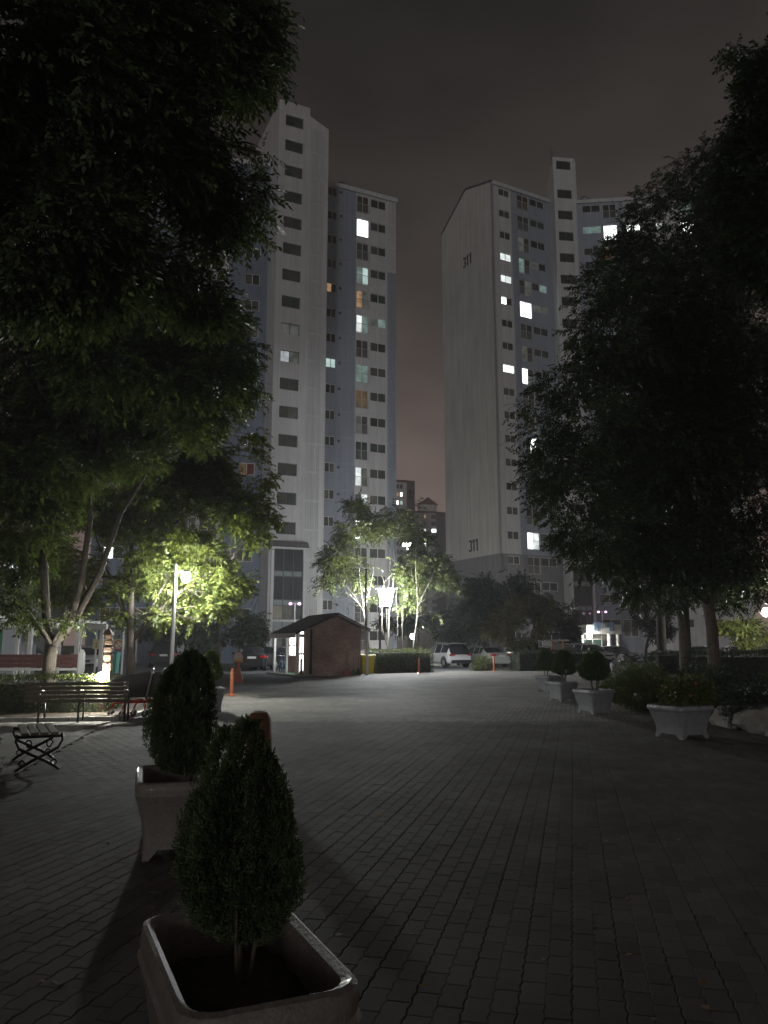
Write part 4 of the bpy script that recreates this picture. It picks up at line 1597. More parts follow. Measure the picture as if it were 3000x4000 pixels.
# flood lamp on the totem post by the carts
tp = at(408, 2700, 17.75)
tot_ = thing('totem_post', 'carved wooden totem post with glaring lamp, behind the long bench', 'totem', (tp.x, 17.75, 0))
MB().box(-.10, .04, -.08, .06, 0, .78).build('base_post', WOOD_DARK, tot_, bevel=.01)
TOTEM = mat('totem_wood', (0.13, 0.085, 0.055), 0.8, 0.3, 10, .5, 30)
zz = .80
for i, (w_, h_) in enumerate(((.15, .20), (.17, .17), (.13, .05), (.17, .13), (.14, .05), (.18, .11), (.13, .05), (.16, .10), (.15, .12))):
    MB().box(-w_ / 2 + .02, w_ / 2 + .02, -w_ / 2 + .06, w_ / 2 + .06, zz, zz + h_ - .006, Matrix.Rotation(R((i * 37) % 11 - 5), 4, 'Z')).build('block', TOTEM, tot_, bevel=.012)
    zz += h_
MB().loft([sq(.11, zz, .02), sq(.02, zz + .14, .02)]).build('cap', TOTEM, tot_)
for z_ in (.92, 1.08):
    MB().tube([(.02, -.045, z_), (.02, -.058, z_)], .035, 12).build('disc', WHITE, tot_)
fl_ = MB().lathe([(.02, -.10), (.08, -.07), (.105, 0), (.08, .07), (.02, .10)], (-.03, -.16, .86), 14).build('lamp_globe', emit('flood_light', (1.0, 0.97, 0.86), FLOOD), tot_, smooth=True)
MB().tube([(-.03, -.02, .74), (-.03, -.16, .745), (-.03, -.16, .765)], .02, 8).build('lamp_bracket', BLACK, tot_)

# lamp at the right edge
ep = at(2992, 2390, 33.0)
el = thing('street_lamp', 'lamp post with bright lamp at the right edge of the photo', 'lamp', (ep.x + .25, 33.0, 0))
MB().lathe([(.10, 0), (.10, .3), (.06, .34), (.055, 3.3)], n=12).build('post', BLACK, el, smooth='auto')
MB().tube([(0, 0, 3.2), (-.25, 0, 3.3)], .025, 8).build('arm', BLACK, el)
MB().lathe([(.02, -.2), (.12, -.16), (.16, -.04), (.1, .12), (.02, .17)], (-.25, 0, ep.z), 14).build('lamp_globe', emit('edge_lamp_light', (0.97, 1.0, 0.93), EDGE_LAMP), el, smooth=True)


def twin(label, px, py, Y, span, zbase=0.0):
    c = at(px, py, Y)
    t = thing('street_lamp', label, 'lamp', (c.x, Y, zbase))
    z = c.z - zbase
    MB().tube([(0, 0, 0), (0, 0, z + .05)], .05, 8).build('post', WHITE, t)
    MB().tube([(-span / 2, 0, z + .03), (span / 2, 0, z + .03)], .03, 8).build('arm', WHITE, t)
    for s in (-1, 1):
        MB().lathe([(.02, -.1), (.11, -.06), (.12, .02), (.05, .08)], (s * span / 2, 0, z), 12).build('lamp_head', emit('violet_led', (1.0, 0.50, 0.96), 5.0), t, smooth=True)


twin('thin white pole with two violet lamps, behind the hut roof', 1152, 2358, 58.0, .66)
twin('thin white pole with two violet lamps, above the 311 porch', 2352, 2390, 79.7, .74)
gp = at(1613, 2485, 66.0)
g2 = thing('globe_lamp', 'bright globe lamp on short post under the trees, left of the white SUV', 'lamp', (gp.x, 66.0, 0))
MB().tube([(0, 0, 0), (0, 0, gp.z - .3)], .06, 8).build('pole', BLACK, g2)
MB().lathe([(.03, -.22)] + [(.22 * math.sin(math.pi * i / 10), -.22 * math.cos(math.pi * i / 10)) for i in range(1, 10)] + [(.01, .22)], (0, 0, gp.z), 16).build('globe', emit('path_globe_light', (1.0, 0.97, 0.85), 700.0), g2, smooth=True)
ml = at(1592, 2128, 125.0)
mast = thing('light_mast', 'tall thin mast with small floodlights, seen through the gap above the trees', 'lamp', (ml.x, 125.0, 0))
MB().tube([(0, 0, 0), (0, 0, ml.z + .3)], [.16, .08], 10).build('pole', STEEL, mast, smooth=True)
for dx_, dz_ in ((-.45, 0), (.45, 0)):
    MB().box(dx_ - .3, dx_ + .3, -.12, .12, ml.z - .22 + dz_, ml.z + .2 + dz_).build('lamp_head', emit('mast_light', (1.0, .97, .92), 260.0), mast)
MB().box(-.8, .8, -.05, .05, ml.z + .2, ml.z + .3).build('crossbar', STEEL, mast)

# ================================================================== PLANTERS AND THEIR PLANTS
def rrect(w, l, r, z, n=5):
    pts = []
    for cx, cy, a0 in ((w / 2 - r, l / 2 - r, 0), (-w / 2 + r, l / 2 - r, 90), (-w / 2 + r, -l / 2 + r, 180), (w / 2 - r, -l / 2 + r, 270)):
        for k in range(n):
            a = R(a0 + 90 * k / (n - 1))
            pts.append((cx + r * math.cos(a), cy + r * math.sin(a), z))
    return pts


def planter(label, x, y, rotz, w, l, h, material, group='square flower planters', slim=0.72, rim=0.0):
    t = thing('planter', label, 'planter', (x, y, TOP), rotz, group)
    prof_ = [(slim, .07), (slim + .01, .16), (slim + .05, h * .48), (slim + .13, h * .66), (slim + .21, h * .79), (slim + .235, h * .84), (1.0, h * .87), (1.012, h * .92), (1.0, h * .97), (.975, h)]
    rings = [rrect(w * f, l * f, min(w, l) * f * (.10 + (.06 + rim * 1.6) * (f > .9)), z) for f, z in prof_]
    m = MB().loft(rings, caps=False)
    m.build('body', material, t, smooth='auto')
    inner = [(.975, h), (.945 - rim * .3, h * 1.012), (.90 - rim, h * .985), (.875 - rim, h * .93), (.84 - rim * .6, h * .82), (.80, h * .68)]
    MB().loft([rrect(w * f, l * f, min(w, l) * f * (.13 + rim), z) for f, z in inner], caps=False).build('inner_wall', material, t, smooth='auto')
    MB().loft([rrect(w * slim * .99, l * slim * .99, .04, .071), rrect(w * slim * .99, l * slim * .99, .04, .085)]).build('underside', material, t)
    so = MB()
    n = 14
    rngp = np.random.default_rng(int(abs(x * 100)) + 3)
    g = [[(w * .86 * (i / n - .5), l * .86 * (j / n - .5), h * .74 + .05 * math.sin(math.pi * i / n) * math.sin(math.pi * j / n) + rngp.normal(0, .008)) for i in range(n + 1)] for j in range(n + 1)]
    vs = [p for r_ in g for p in r_]
    so.add(vs, [(j * (n + 1) + i, j * (n + 1) + i + 1, (j + 1) * (n + 1) + i + 1, (j + 1) * (n + 1) + i) for j in range(n) for i in range(n)])
    so.build('soil', SOIL, t, smooth=True)
    fw, fl2 = w * slim / 2, l * slim / 2
    for sx in (-1, 1):
        for sy in (-1, 1):
            a = [(sx * fw, sy * fl2), (sx * (fw - .17 * w), sy * fl2), (sx * (fw - .17 * w), sy * (fl2 - .03)), (sx * (fw - .03), sy * (fl2 - .03)), (sx * (fw - .03), sy * (fl2 - .17 * l)), (sx * fw, sy * (fl2 - .17 * l))]
            b = [(sx * fw, sy * fl2), (sx * (fw - .07 * w), sy * fl2), (sx * (fw - .07 * w), sy * (fl2 - .03)), (sx * (fw - .03), sy * (fl2 - .03)), (sx * (fw - .03), sy * (fl2 - .07 * l)), (sx * fw, sy * (fl2 - .07 * l))]
            if sx * sy < 0:
                a, b = a[::-1], b[::-1]
            MB().loft([[(p[0], p[1], .0) for p in b], [(p[0], p[1], .075) for p in a]]).build('foot', material, t)
    return t


CERAMIC = mat('glazed_grey_planter', (0.22, 0.23, 0.25), 0.38, 0.2, 9, 0.25, 60, coat=.25, stain=.2)
CLAY = mat('speckled_clay_planter', (0.175, 0.16, 0.147), 0.5, 0.25, 40, 0.3, 90, coat=.1, stain=.25)
pyaw = R(24.5)
planter('near clay planter with rounded rim, at the bottom of the photo', -.46, 2.70, R(24), .53, .90, .56, CLAY, slim=.80, rim=.05)
planter('second clay planter behind the nearest one on the left', -1.60, 6.32, R(17), .62, .95, .54, CLAY, slim=.78, rim=.04)
planter('small pale planter on the left by the orange bollard', -4.02, 18.55, R(20), .62, .75, .54, CERAMIC)
planter('nearest grey planter on the right, holding a flowering bush', 4.98, 13.5, R(25), .82, .82, .53, CERAMIC)
planter('middle grey planter on the right, holding the dark egg-shaped conifer', 4.76, 18.15, R(25), .72, .74, .53, CERAMIC)
planter('third grey planter on the right, farther back than the middle one', 4.90, 22.0, R(25), .68, .72, .53, CERAMIC)
planter('farthest grey planter on the right, half hidden by the one before it', 5.45, 26.3, R(24), .74, .74, .53, CERAMIC)

conifer('potted_conifer', 'big dark clipped conifer in the nearest planter', (-.455, 2.70, .44), .17, .84, .19, 18000, .016, THUJA, 11, 1.15, .014, tips=6)
conifer('potted_conifer', 'dark flame-shaped conifer in the second planter on the left', (-1.53, 6.25, .44), .12, 1.04, .30, 17000, .020, THUJA, 12, .95, .022, tips=5)
conifer('potted_conifer', 'small bright green conifer by the orange bollard on the left', (-4.02, 18.45, .42), .30, .95, .25, 5000, .032, leaf_mat('thuja_light_leaf', (.075, .115, .03), .35, .15, .6), 13, .95, .035)
conifer('potted_conifer', 'egg-shaped dark conifer in the middle planter on the right', (4.80, 18.2, .42), .32, .95, .33, 7000, .032, THUJA, 14, 1.05, .04, stems=4)
conifer('potted_conifer', 'round dark conifer in the third planter on the right', (4.98, 22.0, .42), .30, .94, .31, 6500, .032, THUJA, 15, 1.1, .035, stems=4)
conifer('potted_conifer', 'low dark conifer peeping out behind the third planter on the right', (5.35, 26.3, .42), .28, .94, .30, 4500, .036, THUJA, 16, 1.1, .035)


def bush(name, label, base, blobs, n, leaf, lmat, seed, cat='shrub', group=None, stems=5, m=6):
    rng = np.random.default_rng(seed)
    base = Vector(base)
    t = thing(name, label, cat, base, 0, group)
    mb = MB()
    bl = [(np.array(c, dtype=float), r) for c, r in blobs]
    for k in range(stems):
        c, r = bl[k % len(bl)]
        mb.tube(bend((rng.normal(0, .05), rng.normal(0, .05), 0), Vector(c) + Vector(rng.normal(0, .3, 3)) * r[0], rng, 5, 0, .06), taper(.016, .005, 5), 5)
    mb.build('trunk', BARK_DARK, t)
    P, D = crown_points(rng, bl, n, .5, -.25, 4.0)
    axis = D + rng.normal(0, .5, P.shape)
    up = rng.normal(0, 1, P.shape) + np.array([0, 0, .8])
    stuff(quads_object('crown', sprays(rng, P, axis, up, m, leaf * 2.2, leaf, leaf * .5, .9, .15, .35), lmat, t))
    return t


fb = bush('flowering_bush', 'flowering bush with a few pink blooms in the nearest grey planter on the right', (4.98, 13.5, .42),
          [((0, 0, .3), (.38, .38, .25)), ((.22, -.05, .38), (.3, .3, .2)), ((-.2, .05, .34), (.28, .28, .2))], 900, .05, BOX_LEAF, 21)
PETAL = mat('pink_petal', (.62, .19, .22), .6, .15, 20)
for (x, y, z) in ((.16, -.34, .50), (-.30, -.22, .44), (.05, -.36, .30)):
    m = MB()
    for k in range(7):
        a = 2 * math.pi * k / 7
        d = Vector((math.cos(a), math.sin(a), .5))
        q = Vector((-math.sin(a), math.cos(a), 0))
        s = .045
        m.add([(0, 0, 0), d * s * .7 + q * s * .4, d * s * 1.2, d * s * .7 - q * s * .4], [(0, 1, 2, 3)])
    m.lathe([(.004, -.01), (.016, .004), (.004, .018)], n=8)
    m.build('flower', PETAL, fb, loc=(x, y, z))

# ================================================================== STREET FURNITURE
def bollard(label, x, y, z0=TOP):
    t = thing('bollard', label, 'bollard', (x, y, z0), 0, 'orange bollards at the edge of the plaza')
    MB().lathe([(.15, 0), (.15, .012), (.09, .05), (.07, .07)], n=18).build('base', ORANGE, t, smooth='auto')
    MB().lathe([(.058, .05), (.055, .78), (.05, .81), (.02, .825)], n=16).build('post', ORANGE, t, smooth='auto')
    for z in (.52, .66):
        MB().lathe([(.0585, z), (.0585, z + .06)], n=16, caps=False).build('reflector_band', mat('worn_reflector', (.42, .16, .09), .5, .3, 20), t)


b = gr(905, 2722)
bollard('orange bollard on the left beside the small pale planter', b.x, b.y)
b = gr(1637, 2634)
bollard('orange bollard in front of the clipped hedge by the white SUV', b.x, b.y)
b = gr(1930, 2624)
bollard('orange bollard in front of the pale sedan', b.x, b.y)
bt = thing('stone_bollard', 'squat reddish stone bollard between the left planters', 'bollard', (-1.30, 8.4, TOP))
MB().loft([rrect(.27, .22, .05, 0), rrect(.25, .20, .05, .6), rrect(.235, .185, .05, .76), rrect(.17, .13, .05, .83)]).build('shaft', mat('red_granite', (.20, .085, .05), .45, .3, 25, .3, 60), bt, smooth='auto', bevel=.01)
MB().box(-.05, .05, -.05, .05, .825, .845).build('cap_stud', STEEL, bt, bevel=.005)

# orange sign stand on the drive
sg_p = gr(928, 2665)
sgn = thing('sign_stand', 'orange bottle-shaped sign stand with white and yellow face', 'sign', (sg_p.x, sg_p.y, 0), R(4))
MB().loft([rrect(.46, .34, .06, 0), rrect(.44, .30, .06, .10), rrect(.28, .20, .06, .45), rrect(.12, .09, .03, .68), rrect(.12, .09, .03, .80)]).build('base', ORANGE, sgn, smooth='auto')
face_poly = [(-.16, .80), (.16, .80), (.20, .87), (.20, 1.10), (.15, 1.22), (.06, 1.28), (-.06, 1.28), (-.15, 1.22), (-.20, 1.10), (-.20, .87)]
fo = MB().xzprism(face_poly, -.03, .03).build('face', ORANGE, sgn, bevel=.01)
SIGN_W = mat('sign_white', (.70, .58, .56), .5, .08)
MB().xzprism([(-.18, 1.02), (.18, 1.02), (.18, 1.10), (.135, 1.20), (.055, 1.255), (0, 1.22), (-.055, 1.255), (-.135, 1.20), (-.18, 1.10)], -.034, -.0305).build('white_band', SIGN_W, fo)
MB().box(-.18, .18, -.034, -.0305, .88, .96).build('yellow_band', mat('sign_yellow', (.60, .33, .04), .5, .1), fo)
MB().box(-.18, .18, -.034, -.0305, .965, 1.015).build('grey_band', mat('sign_grey', (.50, .47, .47), .5, .1), fo)
dk = MB()                                        # the blurred row of characters
for i, x in enumerate((-.115, -.04, .04, .115)):
    dk.box(x - .022, x + .022, -.037, -.0345, 1.145, 1.155).box(x - .022 + .012 * (i % 2), x - .012 + .012 * (i % 2), -.037, -.0345, 1.095, 1.143).box(x - .02, x + .022, -.037, -.0345, 1.085, 1.094)
dk.build('characters', mat('sign_ink', (.12, .04, .05), .6), fo)


def slat(m, p0, p1, w, h, mt_, parent, name='slat'):
    d = Vector(p1) - Vector(p0)
    a = math.atan2(d.y, d.x)
    return MB().box(0, d.length, -w / 2, w / 2, -h / 2, h / 2).build(name, mt_, parent, loc=p0, rotz=a, bevel=.006)


# long bench seen from behind
bA, bB = Vector((-7.15, 15.92, 0)), Vector((-5.18, 16.22, 0))
ba = math.atan2(bB.y - bA.y, bB.x - bA.x)
bench = thing('park_bench', 'long dark slatted bench seen from behind, in front of the hedge', 'bench', (bA.x, bA.y, .026), ba)
blen = (bB - bA).length
for k in range(5):                                # backrest slats, the near side
    MB().box(0, blen, -.02 - .012 * k, .018 - .012 * k, .395 + .084 * k, .455 + .084 * k).build('back_slat', WOOD_DARK, bench, bevel=.006)
for k in range(4):
    MB().box(0, blen, .06 + .10 * k, .14 + .10 * k, .385, .415).build('seat_slat', WOOD_DARK, bench, bevel=.006)
for x in (.28, blen * .52, blen - .06):
    m = MB().tube([(x, .02, 0), (x, .03, .38), (x, -.06, .80)], [.022, .02, .016], 8).tube([(x, .50, 0), (x, .44, .36)], .02, 8).tube([(x, .03, .37), (x, .45, .37)], .018, 8)
    m.tube([(x, .0, .60), (x, .25, .62), (x, .44, .58), (x, .45, .37)], .015, 8)
    m.build('leg_frame', BLACK, bench, smooth=True)

# slatted backless bench, end-on, with scrolled iron legs
stool = thing('park_bench', 'low slatted bench end with scrolled iron legs at the left edge', 'bench', (-4.24, 9.95, .026), R(-63.6))
stool.scale = (1, .74, 1)
for k in range(4):
    MB().box(-1.25, .04, -.29 + .15 * k, -.165 + .15 * k, .43, .465).build('seat_slat', mat('grey_slat', (.15, .135, .115), .55, .25, 12, .2, 40), stool, bevel=.006)
for x in (-.05, -1.15):
    m = MB()
    m.tube([(x, -.34, .41), (x, .34, .41)], .02, 8)
    m.tube([(x, -.34, .44), (x, -.36, .36), (x, -.30, .27), (x, -.12, .2), (x, .10, .12), (x, .28, .04), (x, .34, .0)], .02, 8)
    m.tube([(x, .34, .44), (x, .36, .36), (x, .30, .27), (x, .12, .2), (x, -.10, .12), (x, -.28, .04), (x, -.34, .0)], .02, 8)
    for s in (-1, 1):
        m.tube([(x, s * (.16 + .055 * math.cos(a) * (1 - a / 14)), .32 + .055 * math.sin(a) * (1 - a / 14)) for a in [i * .5 for i in range(14)]], .011, 6)
        m.tube([(x, s * (.24 + .05 * math.cos(a) * (1 - a / 14)), .085 + .05 * math.sin(a) * (1 - a / 14)) for a in [i * .5 for i in range(14)]], .011, 6)
    m.build('leg_frame', BLACK, stool, smooth=True)

# nested shopping carts
def cart(label, x, y, a):
    t = thing('shopping_cart', label, 'shopping cart', (x, y, .03), a, 'shopping carts pushed together beside the bench')
    DARKP = mat('cart_basket_plastic', (.010, .010, .012), .4, .15)
    LATT = mat('cart_lattice', (.33, .33, .33), .45, .1)
    A = [(-.42, .20, .42), (-.36, .22, .80), (.40, .26, .94), (.36, .24, .42)]     # side outline: nose at -x
    for s in (-1, 1):
        vs = [(p[0], s * p[1], p[2]) for p in A] + [(p[0], s * (p[1] - .012), p[2]) for p in A]
        MB().add(vs, [(0, 1, 2, 3), (7, 6, 5, 4), (0, 4, 5, 1), (1, 5, 6, 2), (2, 6, 7, 3), (3, 7, 4, 0)]).build('side_panel', DARKP, t)
    MB().box(-.42, .36, -.2, .2, .415, .43).build('floor_panel', DARKP, t)
    m = MB()
    for i in range(9):
        yy = -.19 + .38 * i / 8
        m.tube([(-.42, yy, .42), (-.36, -yy * 1.05, .78)], .007, 5)
        m.tube([(-.42, yy, .42), (-.40, yy, .55)], .006, 4)
    m.tube([(-.36, -.23, .79), (-.36, .23, .79)], .014, 6).tube([(-.42, -.2, .425), (-.42, .2, .425)], .012, 6)
    m.build('front_lattice', LATT, t)
    MB().tube([(-.36, -.23, .80), (.42, -.27, .95), (.44, .27, .95), (-.36, .23, .80)], .014, 6).build('rim', CHROME, t)
    MB().add([(-.30, -.2, .80), (.05, -.22, .87), (.05, .22, .87), (-.30, .2, .80)], [(0, 1, 2, 3)]).build('child_seat_flap', mat('pale_flap', (.10, .10, .10), .45, .1), t)
    for s in (-1, 1):
        MB().tube([(.36, s * .24, .36), (.40, s * .255, .62), (.47, s * .27, 1.0)], [.026, .018, .018], 8).build('upright', STEEL, t, smooth=True)
    MB().tube([(.47, -.28, 1.0), (.47, .28, 1.0)], .02, 8).build('handle', BLACK, t)
    MB().tube([(-.36, -.18, .17), (-.30, -.19, .30), (.30, -.23, .34), (.34, -.23, .17)], .017, 7).tube([(-.36, .18, .17), (-.30, .19, .30), (.30, .23, .34), (.34, .23, .17)], .017, 7).tube([(-.30, -.19, .30), (-.30, .19, .30)], .017, 7).tube([(.30, -.23, .34), (.30, .23, .34)], .017, 7).build('frame', REDP, t, smooth=True)
    for wx, wy in ((-.36, -.18), (-.36, .18), (.34, -.23), (.34, .23)):
        w = MB().tube([(wx, wy - .014, .065), (wx, wy + .014, .065)], .065, 14).build('wheel', RUBBER, t)
        MB().box(wx - .012, wx + .012, wy - .022, wy + .022, .065, .18).build('fork', STEEL, w)
    return t


for i, lb in enumerate(('front shopping cart of the nested row, nearest the lamp', 'middle shopping cart of the nested row beside the bench', 'rear shopping cart of the nested row, by the dark conifer')):
    cart(lb, -5.50 + .21 * i, 17.30 + .10 * i, R(14))

# ---- left background: recycling shelter, barrier, parked vehicles' neighbours
bp_ = at(160, 2590, 24.5)
bar = thing('barrier', 'maroon panel barrier with white bottom rail, behind the hedge on the left', 'barrier', (-11.6, 25.0, 0), R(2))
MAROON = mat('maroon_board', (.13, .045, .035), .6, .15, 4)
for k in range(3):
    MB().box(-3.0, 2.0, -.02, .02, .86 + .135 * k, .99 + .135 * k).build('board', MAROON, bar, bevel=.006)
MB().box(-3.0, 2.0, -.04, .03, .76, .84).build('bottom_rail', WHITE, bar, bevel=.01)
MB().loft([rrect(.2, .1, .04, .0), rrect(.2, .1, .04, .64), rrect(.24, .12, .05, .8), rrect(.22, .12, .05, 1.3), rrect(.1, .06, .02, 1.42)]).build('end_post', WHITE, bar, loc=(2.05, 0, 0), smooth='auto')
for x in (-2.9, -.9, .2):
    MB().box(x - .04, x + .04, .03, .10, 0, 1.3).build('post', STEEL, bar)
pg = thing('shelter', 'white steel pergola frame behind the barrier on the left', 'shelter', (-15.2, 30.0, 0), R(3))
for x in (-1.6, .05, 1.75, 3.5):
    MB().box(x - .07, x + .07, -.07, .07, 0, 2.2).build('post', WHITE, pg, bevel=.01)
    MB().box(x - .07, x + .07, 3.0, 3.14, 0, 2.2).build('post', WHITE, pg, bevel=.01)
MB().box(-1.9, 3.7, -.1, .1, 2.2, 2.42).build('beam', WHITE, pg, bevel=.01)
MB().box(-1.9, 3.7, 2.95, 3.2, 2.2, 2.42).build('beam', WHITE, pg, bevel=.01)
for k in range(12):
    MB().box(-1.8 + .48 * k, -1.72 + .48 * k, -.3, 3.4, 2.42, 2.52).build('rafter', WHITE, pg)
shp = thing('shop_front', 'brightly lit shop front at the far left edge', 'shop', (-19.5, 38.0, 0), R(8))
MB().box(-6, 1.0, .3, 6, 0, 3.6).build('wall', GREY_WALL, shp)
fr = MB().box(.72, .95, -.05, .3, 0, 2.5).box(-6, .95, -.05, .3, 2.5, 2.75).box(-2.6, -2.45, -.05, .3, 0, 2.5).build('frame', GREENP, shp)
for a, b in ((-2.45, .72), (-6, -2.6)):
    MB().box(a, b, .05, .1, .1, 2.5).build('pane', emit('shop_light', (.86, 1.0, .92), 2.6, .25), fr)
MB().box(-6.2, 1.2, -.9, .3, 2.75, 2.95).build('awning', WHITE, shp)
up = at(36, 2235, 62.0)
upw = thing('shop_front', 'lit upper floor window with green band, far left behind the leaves', 'shop', (up.x, 62.0, 0), R(5))
MB().box(-8, 3, .3, 5, 0, 9.0).build('wall', GREY_WALL, upw)
MB().box(-8, 3.2, -.1, .3, up.z + .9, up.z + 1.7).build('green_band', GREENP, upw)
fr = MB().box(-.12, 0, -.02, .3, up.z - 1.0, up.z + .9).box(.85, .97, -.02, .3, up.z - 1, up.z + .9).box(-8, .97, -.02, .3, up.z - 1.1, up.z - 1.0).build('window', FRAME, upw)
MB().box(0, .85, .1, .15, up.z - 1, up.z + .9).build('pane', LIT['w'], fr)
MB().box(-3, -.12, .1, .15, up.z - 1, up.z + .9).build('pane', PANES[1], fr)
rc = at(425, 2520, 44.0)
rec = thing('recycling_shelter', 'recycling shelter with curved pale roof and yellow banner', 'shelter', (rc.x, 44.0, 0), R(3))
arc = [(-1.2 + 2.4 * i / 12 - .05, 2.28 + .28 * math.sin(math.pi * (.12 + .76 * i / 12))) for i in range(13)]
MB().xzprism(arc + [(x, z + .05) for x, z in arc[::-1]], -1.3, 1.6).build('roof', WHITE, rec)
MB().xzprism(arc + [(x, z + .1) for x, z in arc[::-1]], -1.36, -1.301).build('fascia', WHITE, rec)
for x in (-1.15, 1.1):
    for y in (-1.2, 1.5):
        MB().box(x - .04, x + .04, y - .04, y + .04, 0, 2.42).build('post', WHITE, rec)
bn_ = MB().box(-1.15, .62, .9, .93, 1.33, 1.88).build('banner', mat('yellow_banner', (.62, .58, .28), .6, .06), rec)
ring = MB()
ring.tube([(.28 + .25 * math.cos(2 * math.pi * i / 24), .885, 1.55 + .25 * math.sin(2 * math.pi * i / 24)) for i in range(25)], .028, 6, caps=False)
ring.tube([(.28 - .17, .885, 1.72), (.28 + .17, .885, 1.38)], .02, 6)
ring.build('red_ring', REDP, bn_)
MB().box(.12, .42, .886, .9, 1.47, 1.57).box(.18, .36, .886, .9, 1.57, 1.64).build('car_symbol', mat('banner_white', (.7, .72, .75), .6), bn_)
mk = MB()
for i in range(4):
    x = -1.02 + .22 * i
    mk.box(x, x + .14, .886, .9, 1.62, 1.66).box(x + .05, x + .08, .886, .9, 1.48, 1.62).box(x, x + .14, .886, .9, 1.44, 1.48)
mk.build('characters', mat('banner_ink', (.10, .10, .12), .6), bn_)
MB().xzprism([(1.1 - .5, .1), (1.1, .1), (1.1, 2.2), (.75, 2.2)], 1.2, 1.3).build('side_panel', GREY_WALL, rec)
cb = thing('recycling_bin', 'teal recycling container under the curved shelter', 'bin', (rc.x + .45, 43.2, 0), R(3))
TEAL = mat('teal_plastic', (.06, .26, .22), .5, .15)
MB().loft([rrect(.7, .6, .05, .05), rrect(.8, .7, .05, 1.05)]).build('body', TEAL, cb, smooth='auto')
MB().loft([rrect(.84, .74, .05, 1.05), rrect(.84, .74, .05, 1.12), rrect(.7, .6, .05, 1.2)]).build('lid', TEAL, cb, smooth='auto')

# ---- right background
ib = at(2181, 2600, 55.0)
inf = thing('notice_board', 'roofed notice board on orange posts, left of the white SUV facing out', 'sign', (ib.x, 55.0, 0), R(-3))
MB().xzprism([(-.78, 1.83), (.78, 1.83), (.70, 1.93), (-.70, 1.93)], -.35, .35).build('roof', CONCRETE, inf)
for x in (-.3, .36):
    MB().box(x - .06, x + .06, -.06, .06, 0, 1.83).build('post', mat('orange_wood', (.42, .13, .04), .6, .2), inf)
MB().box(-.24, .30, -.03, .03, .8, 1.7).build('board', DARKFRAME, inf)
sk = at(2437, 2592, 31.0)
skl = thing('skylight', 'low glazed gable roof of a basement skylight behind the hedges', 'skylight', (sk.x, 31.0, .0), R(-14))
MB().box(-.42, .44, -.02, 2.98, 0, .78).build('base_wall', GREY_WALL, skl)
fr = MB()
for y in (0.0, 1.0, 2.0, 2.95):
    fr.tube([(-.40, y, .80), (.02, y, 1.18), (.42, y, .80)], .018, 6)
fr.tube([(-.4, 0, .8), (-.4, 2.95, .8)], .018, 6).tube([(.02, 0, 1.18), (.02, 2.95, 1.18)], .018, 6).tube([(.42, 0, .8), (.42, 2.95, .8)], .018, 6).tube([(-.4, 0, .8), (.42, 0, .8)], .018, 6).tube([(.02, 0, .8), (.02, 0, 1.18)], .014, 6)
fo = fr.build('frame', mat('grey_skylight_frame', (.14, .15, .16), .5, .1), skl)
for (a, b) in (((-.38, .805), (.0, 1.165)), ((.04, 1.165), (.40, .805))):
    for y in (.02, 1.02, 2.02):
        MB().add([(a[0], y, a[1]), (b[0], y, b[1]), (b[0], y + .94, b[1]), (a[0], y + .94, a[1])], [(0, 1, 2, 3)]).build('pane', PANES[0], fo)
fn = thing('fence', 'dark wooden balustrade fence at the right edge, before the glowing tree', 'fence', (13.4, 30.6, .3), R(4))
for x in (0, 1.3, 2.6, 3.9):
    MB().box(x - .09, x + .09, -.09, .09, 0, 1.12).build('post', WOOD_DARK, fn, bevel=.01)
for z in (.25, .60, .92):
    MB().box(0, 3.9, -.035, .035, z, z + .08).build('rail', WOOD_DARK, fn)
for k in range(24):
    x = .14 + .155 * k
    MB().box(x - .03, x + .03, -.02, .02, .33, .92).build('picket', WOOD_DARK, fn)

# ================================================================== VEHICLES
def car_paint(name, rgb):
    return mat(name, rgb, 0.28, 0.03, 3, coat=1.0)


SUV = dict(L=4.55, W=1.87, t=[0, .012, .05, .10, .17, .30, .315, .50, .515, .62, .66, .745, .80, .90, .965, 1.0],
           zb=[.62, .88, .98, 1.02, 1.03, 1.02, 1.02, 1.0, 1.0, .99, .99, .99, .96, .90, .80, .58],
           zr=[.62, .88, 1.10, 1.42, 1.60, 1.66, 1.66, 1.66, 1.66, 1.57, 1.46, 1.03, .98, .92, .81, .58], low=.30, wh=.36)
SEDAN = dict(L=4.75, W=1.84, t=[0, .012, .06, .13, .20, .28, .36, .375, .52, .535, .64, .68, .755, .82, .91, .97, 1.0],
             zb=[.58, .80, .95, .98, .97, .96, .95, .95, .93, .93, .92, .92, .92, .88, .80, .70, .52],
             zr=[.58, .82, .98, 1.02, 1.16, 1.36, 1.44, 1.44, 1.46, 1.46, 1.38, 1.28, .95, .90, .82, .71, .52], low=.24, wh=.33)
VAN = dict(L=4.9, W=1.92, t=[0, .01, .03, .06, .12, .30, .315, .52, .535, .72, .76, .84, .88, .94, .975, 1.0],
           zb=[.6, .9, 1.0, 1.03, 1.04, 1.04, 1.04, 1.02, 1.02, 1.0, 1.0, 1.0, .98, .92, .82, .6],
           zr=[.6, .92, 1.30, 1.70, 1.84, 1.88, 1.88, 1.88, 1.88, 1.80, 1.66, 1.06, 1.0, .94, .83, .6], low=.28, wh=.35)


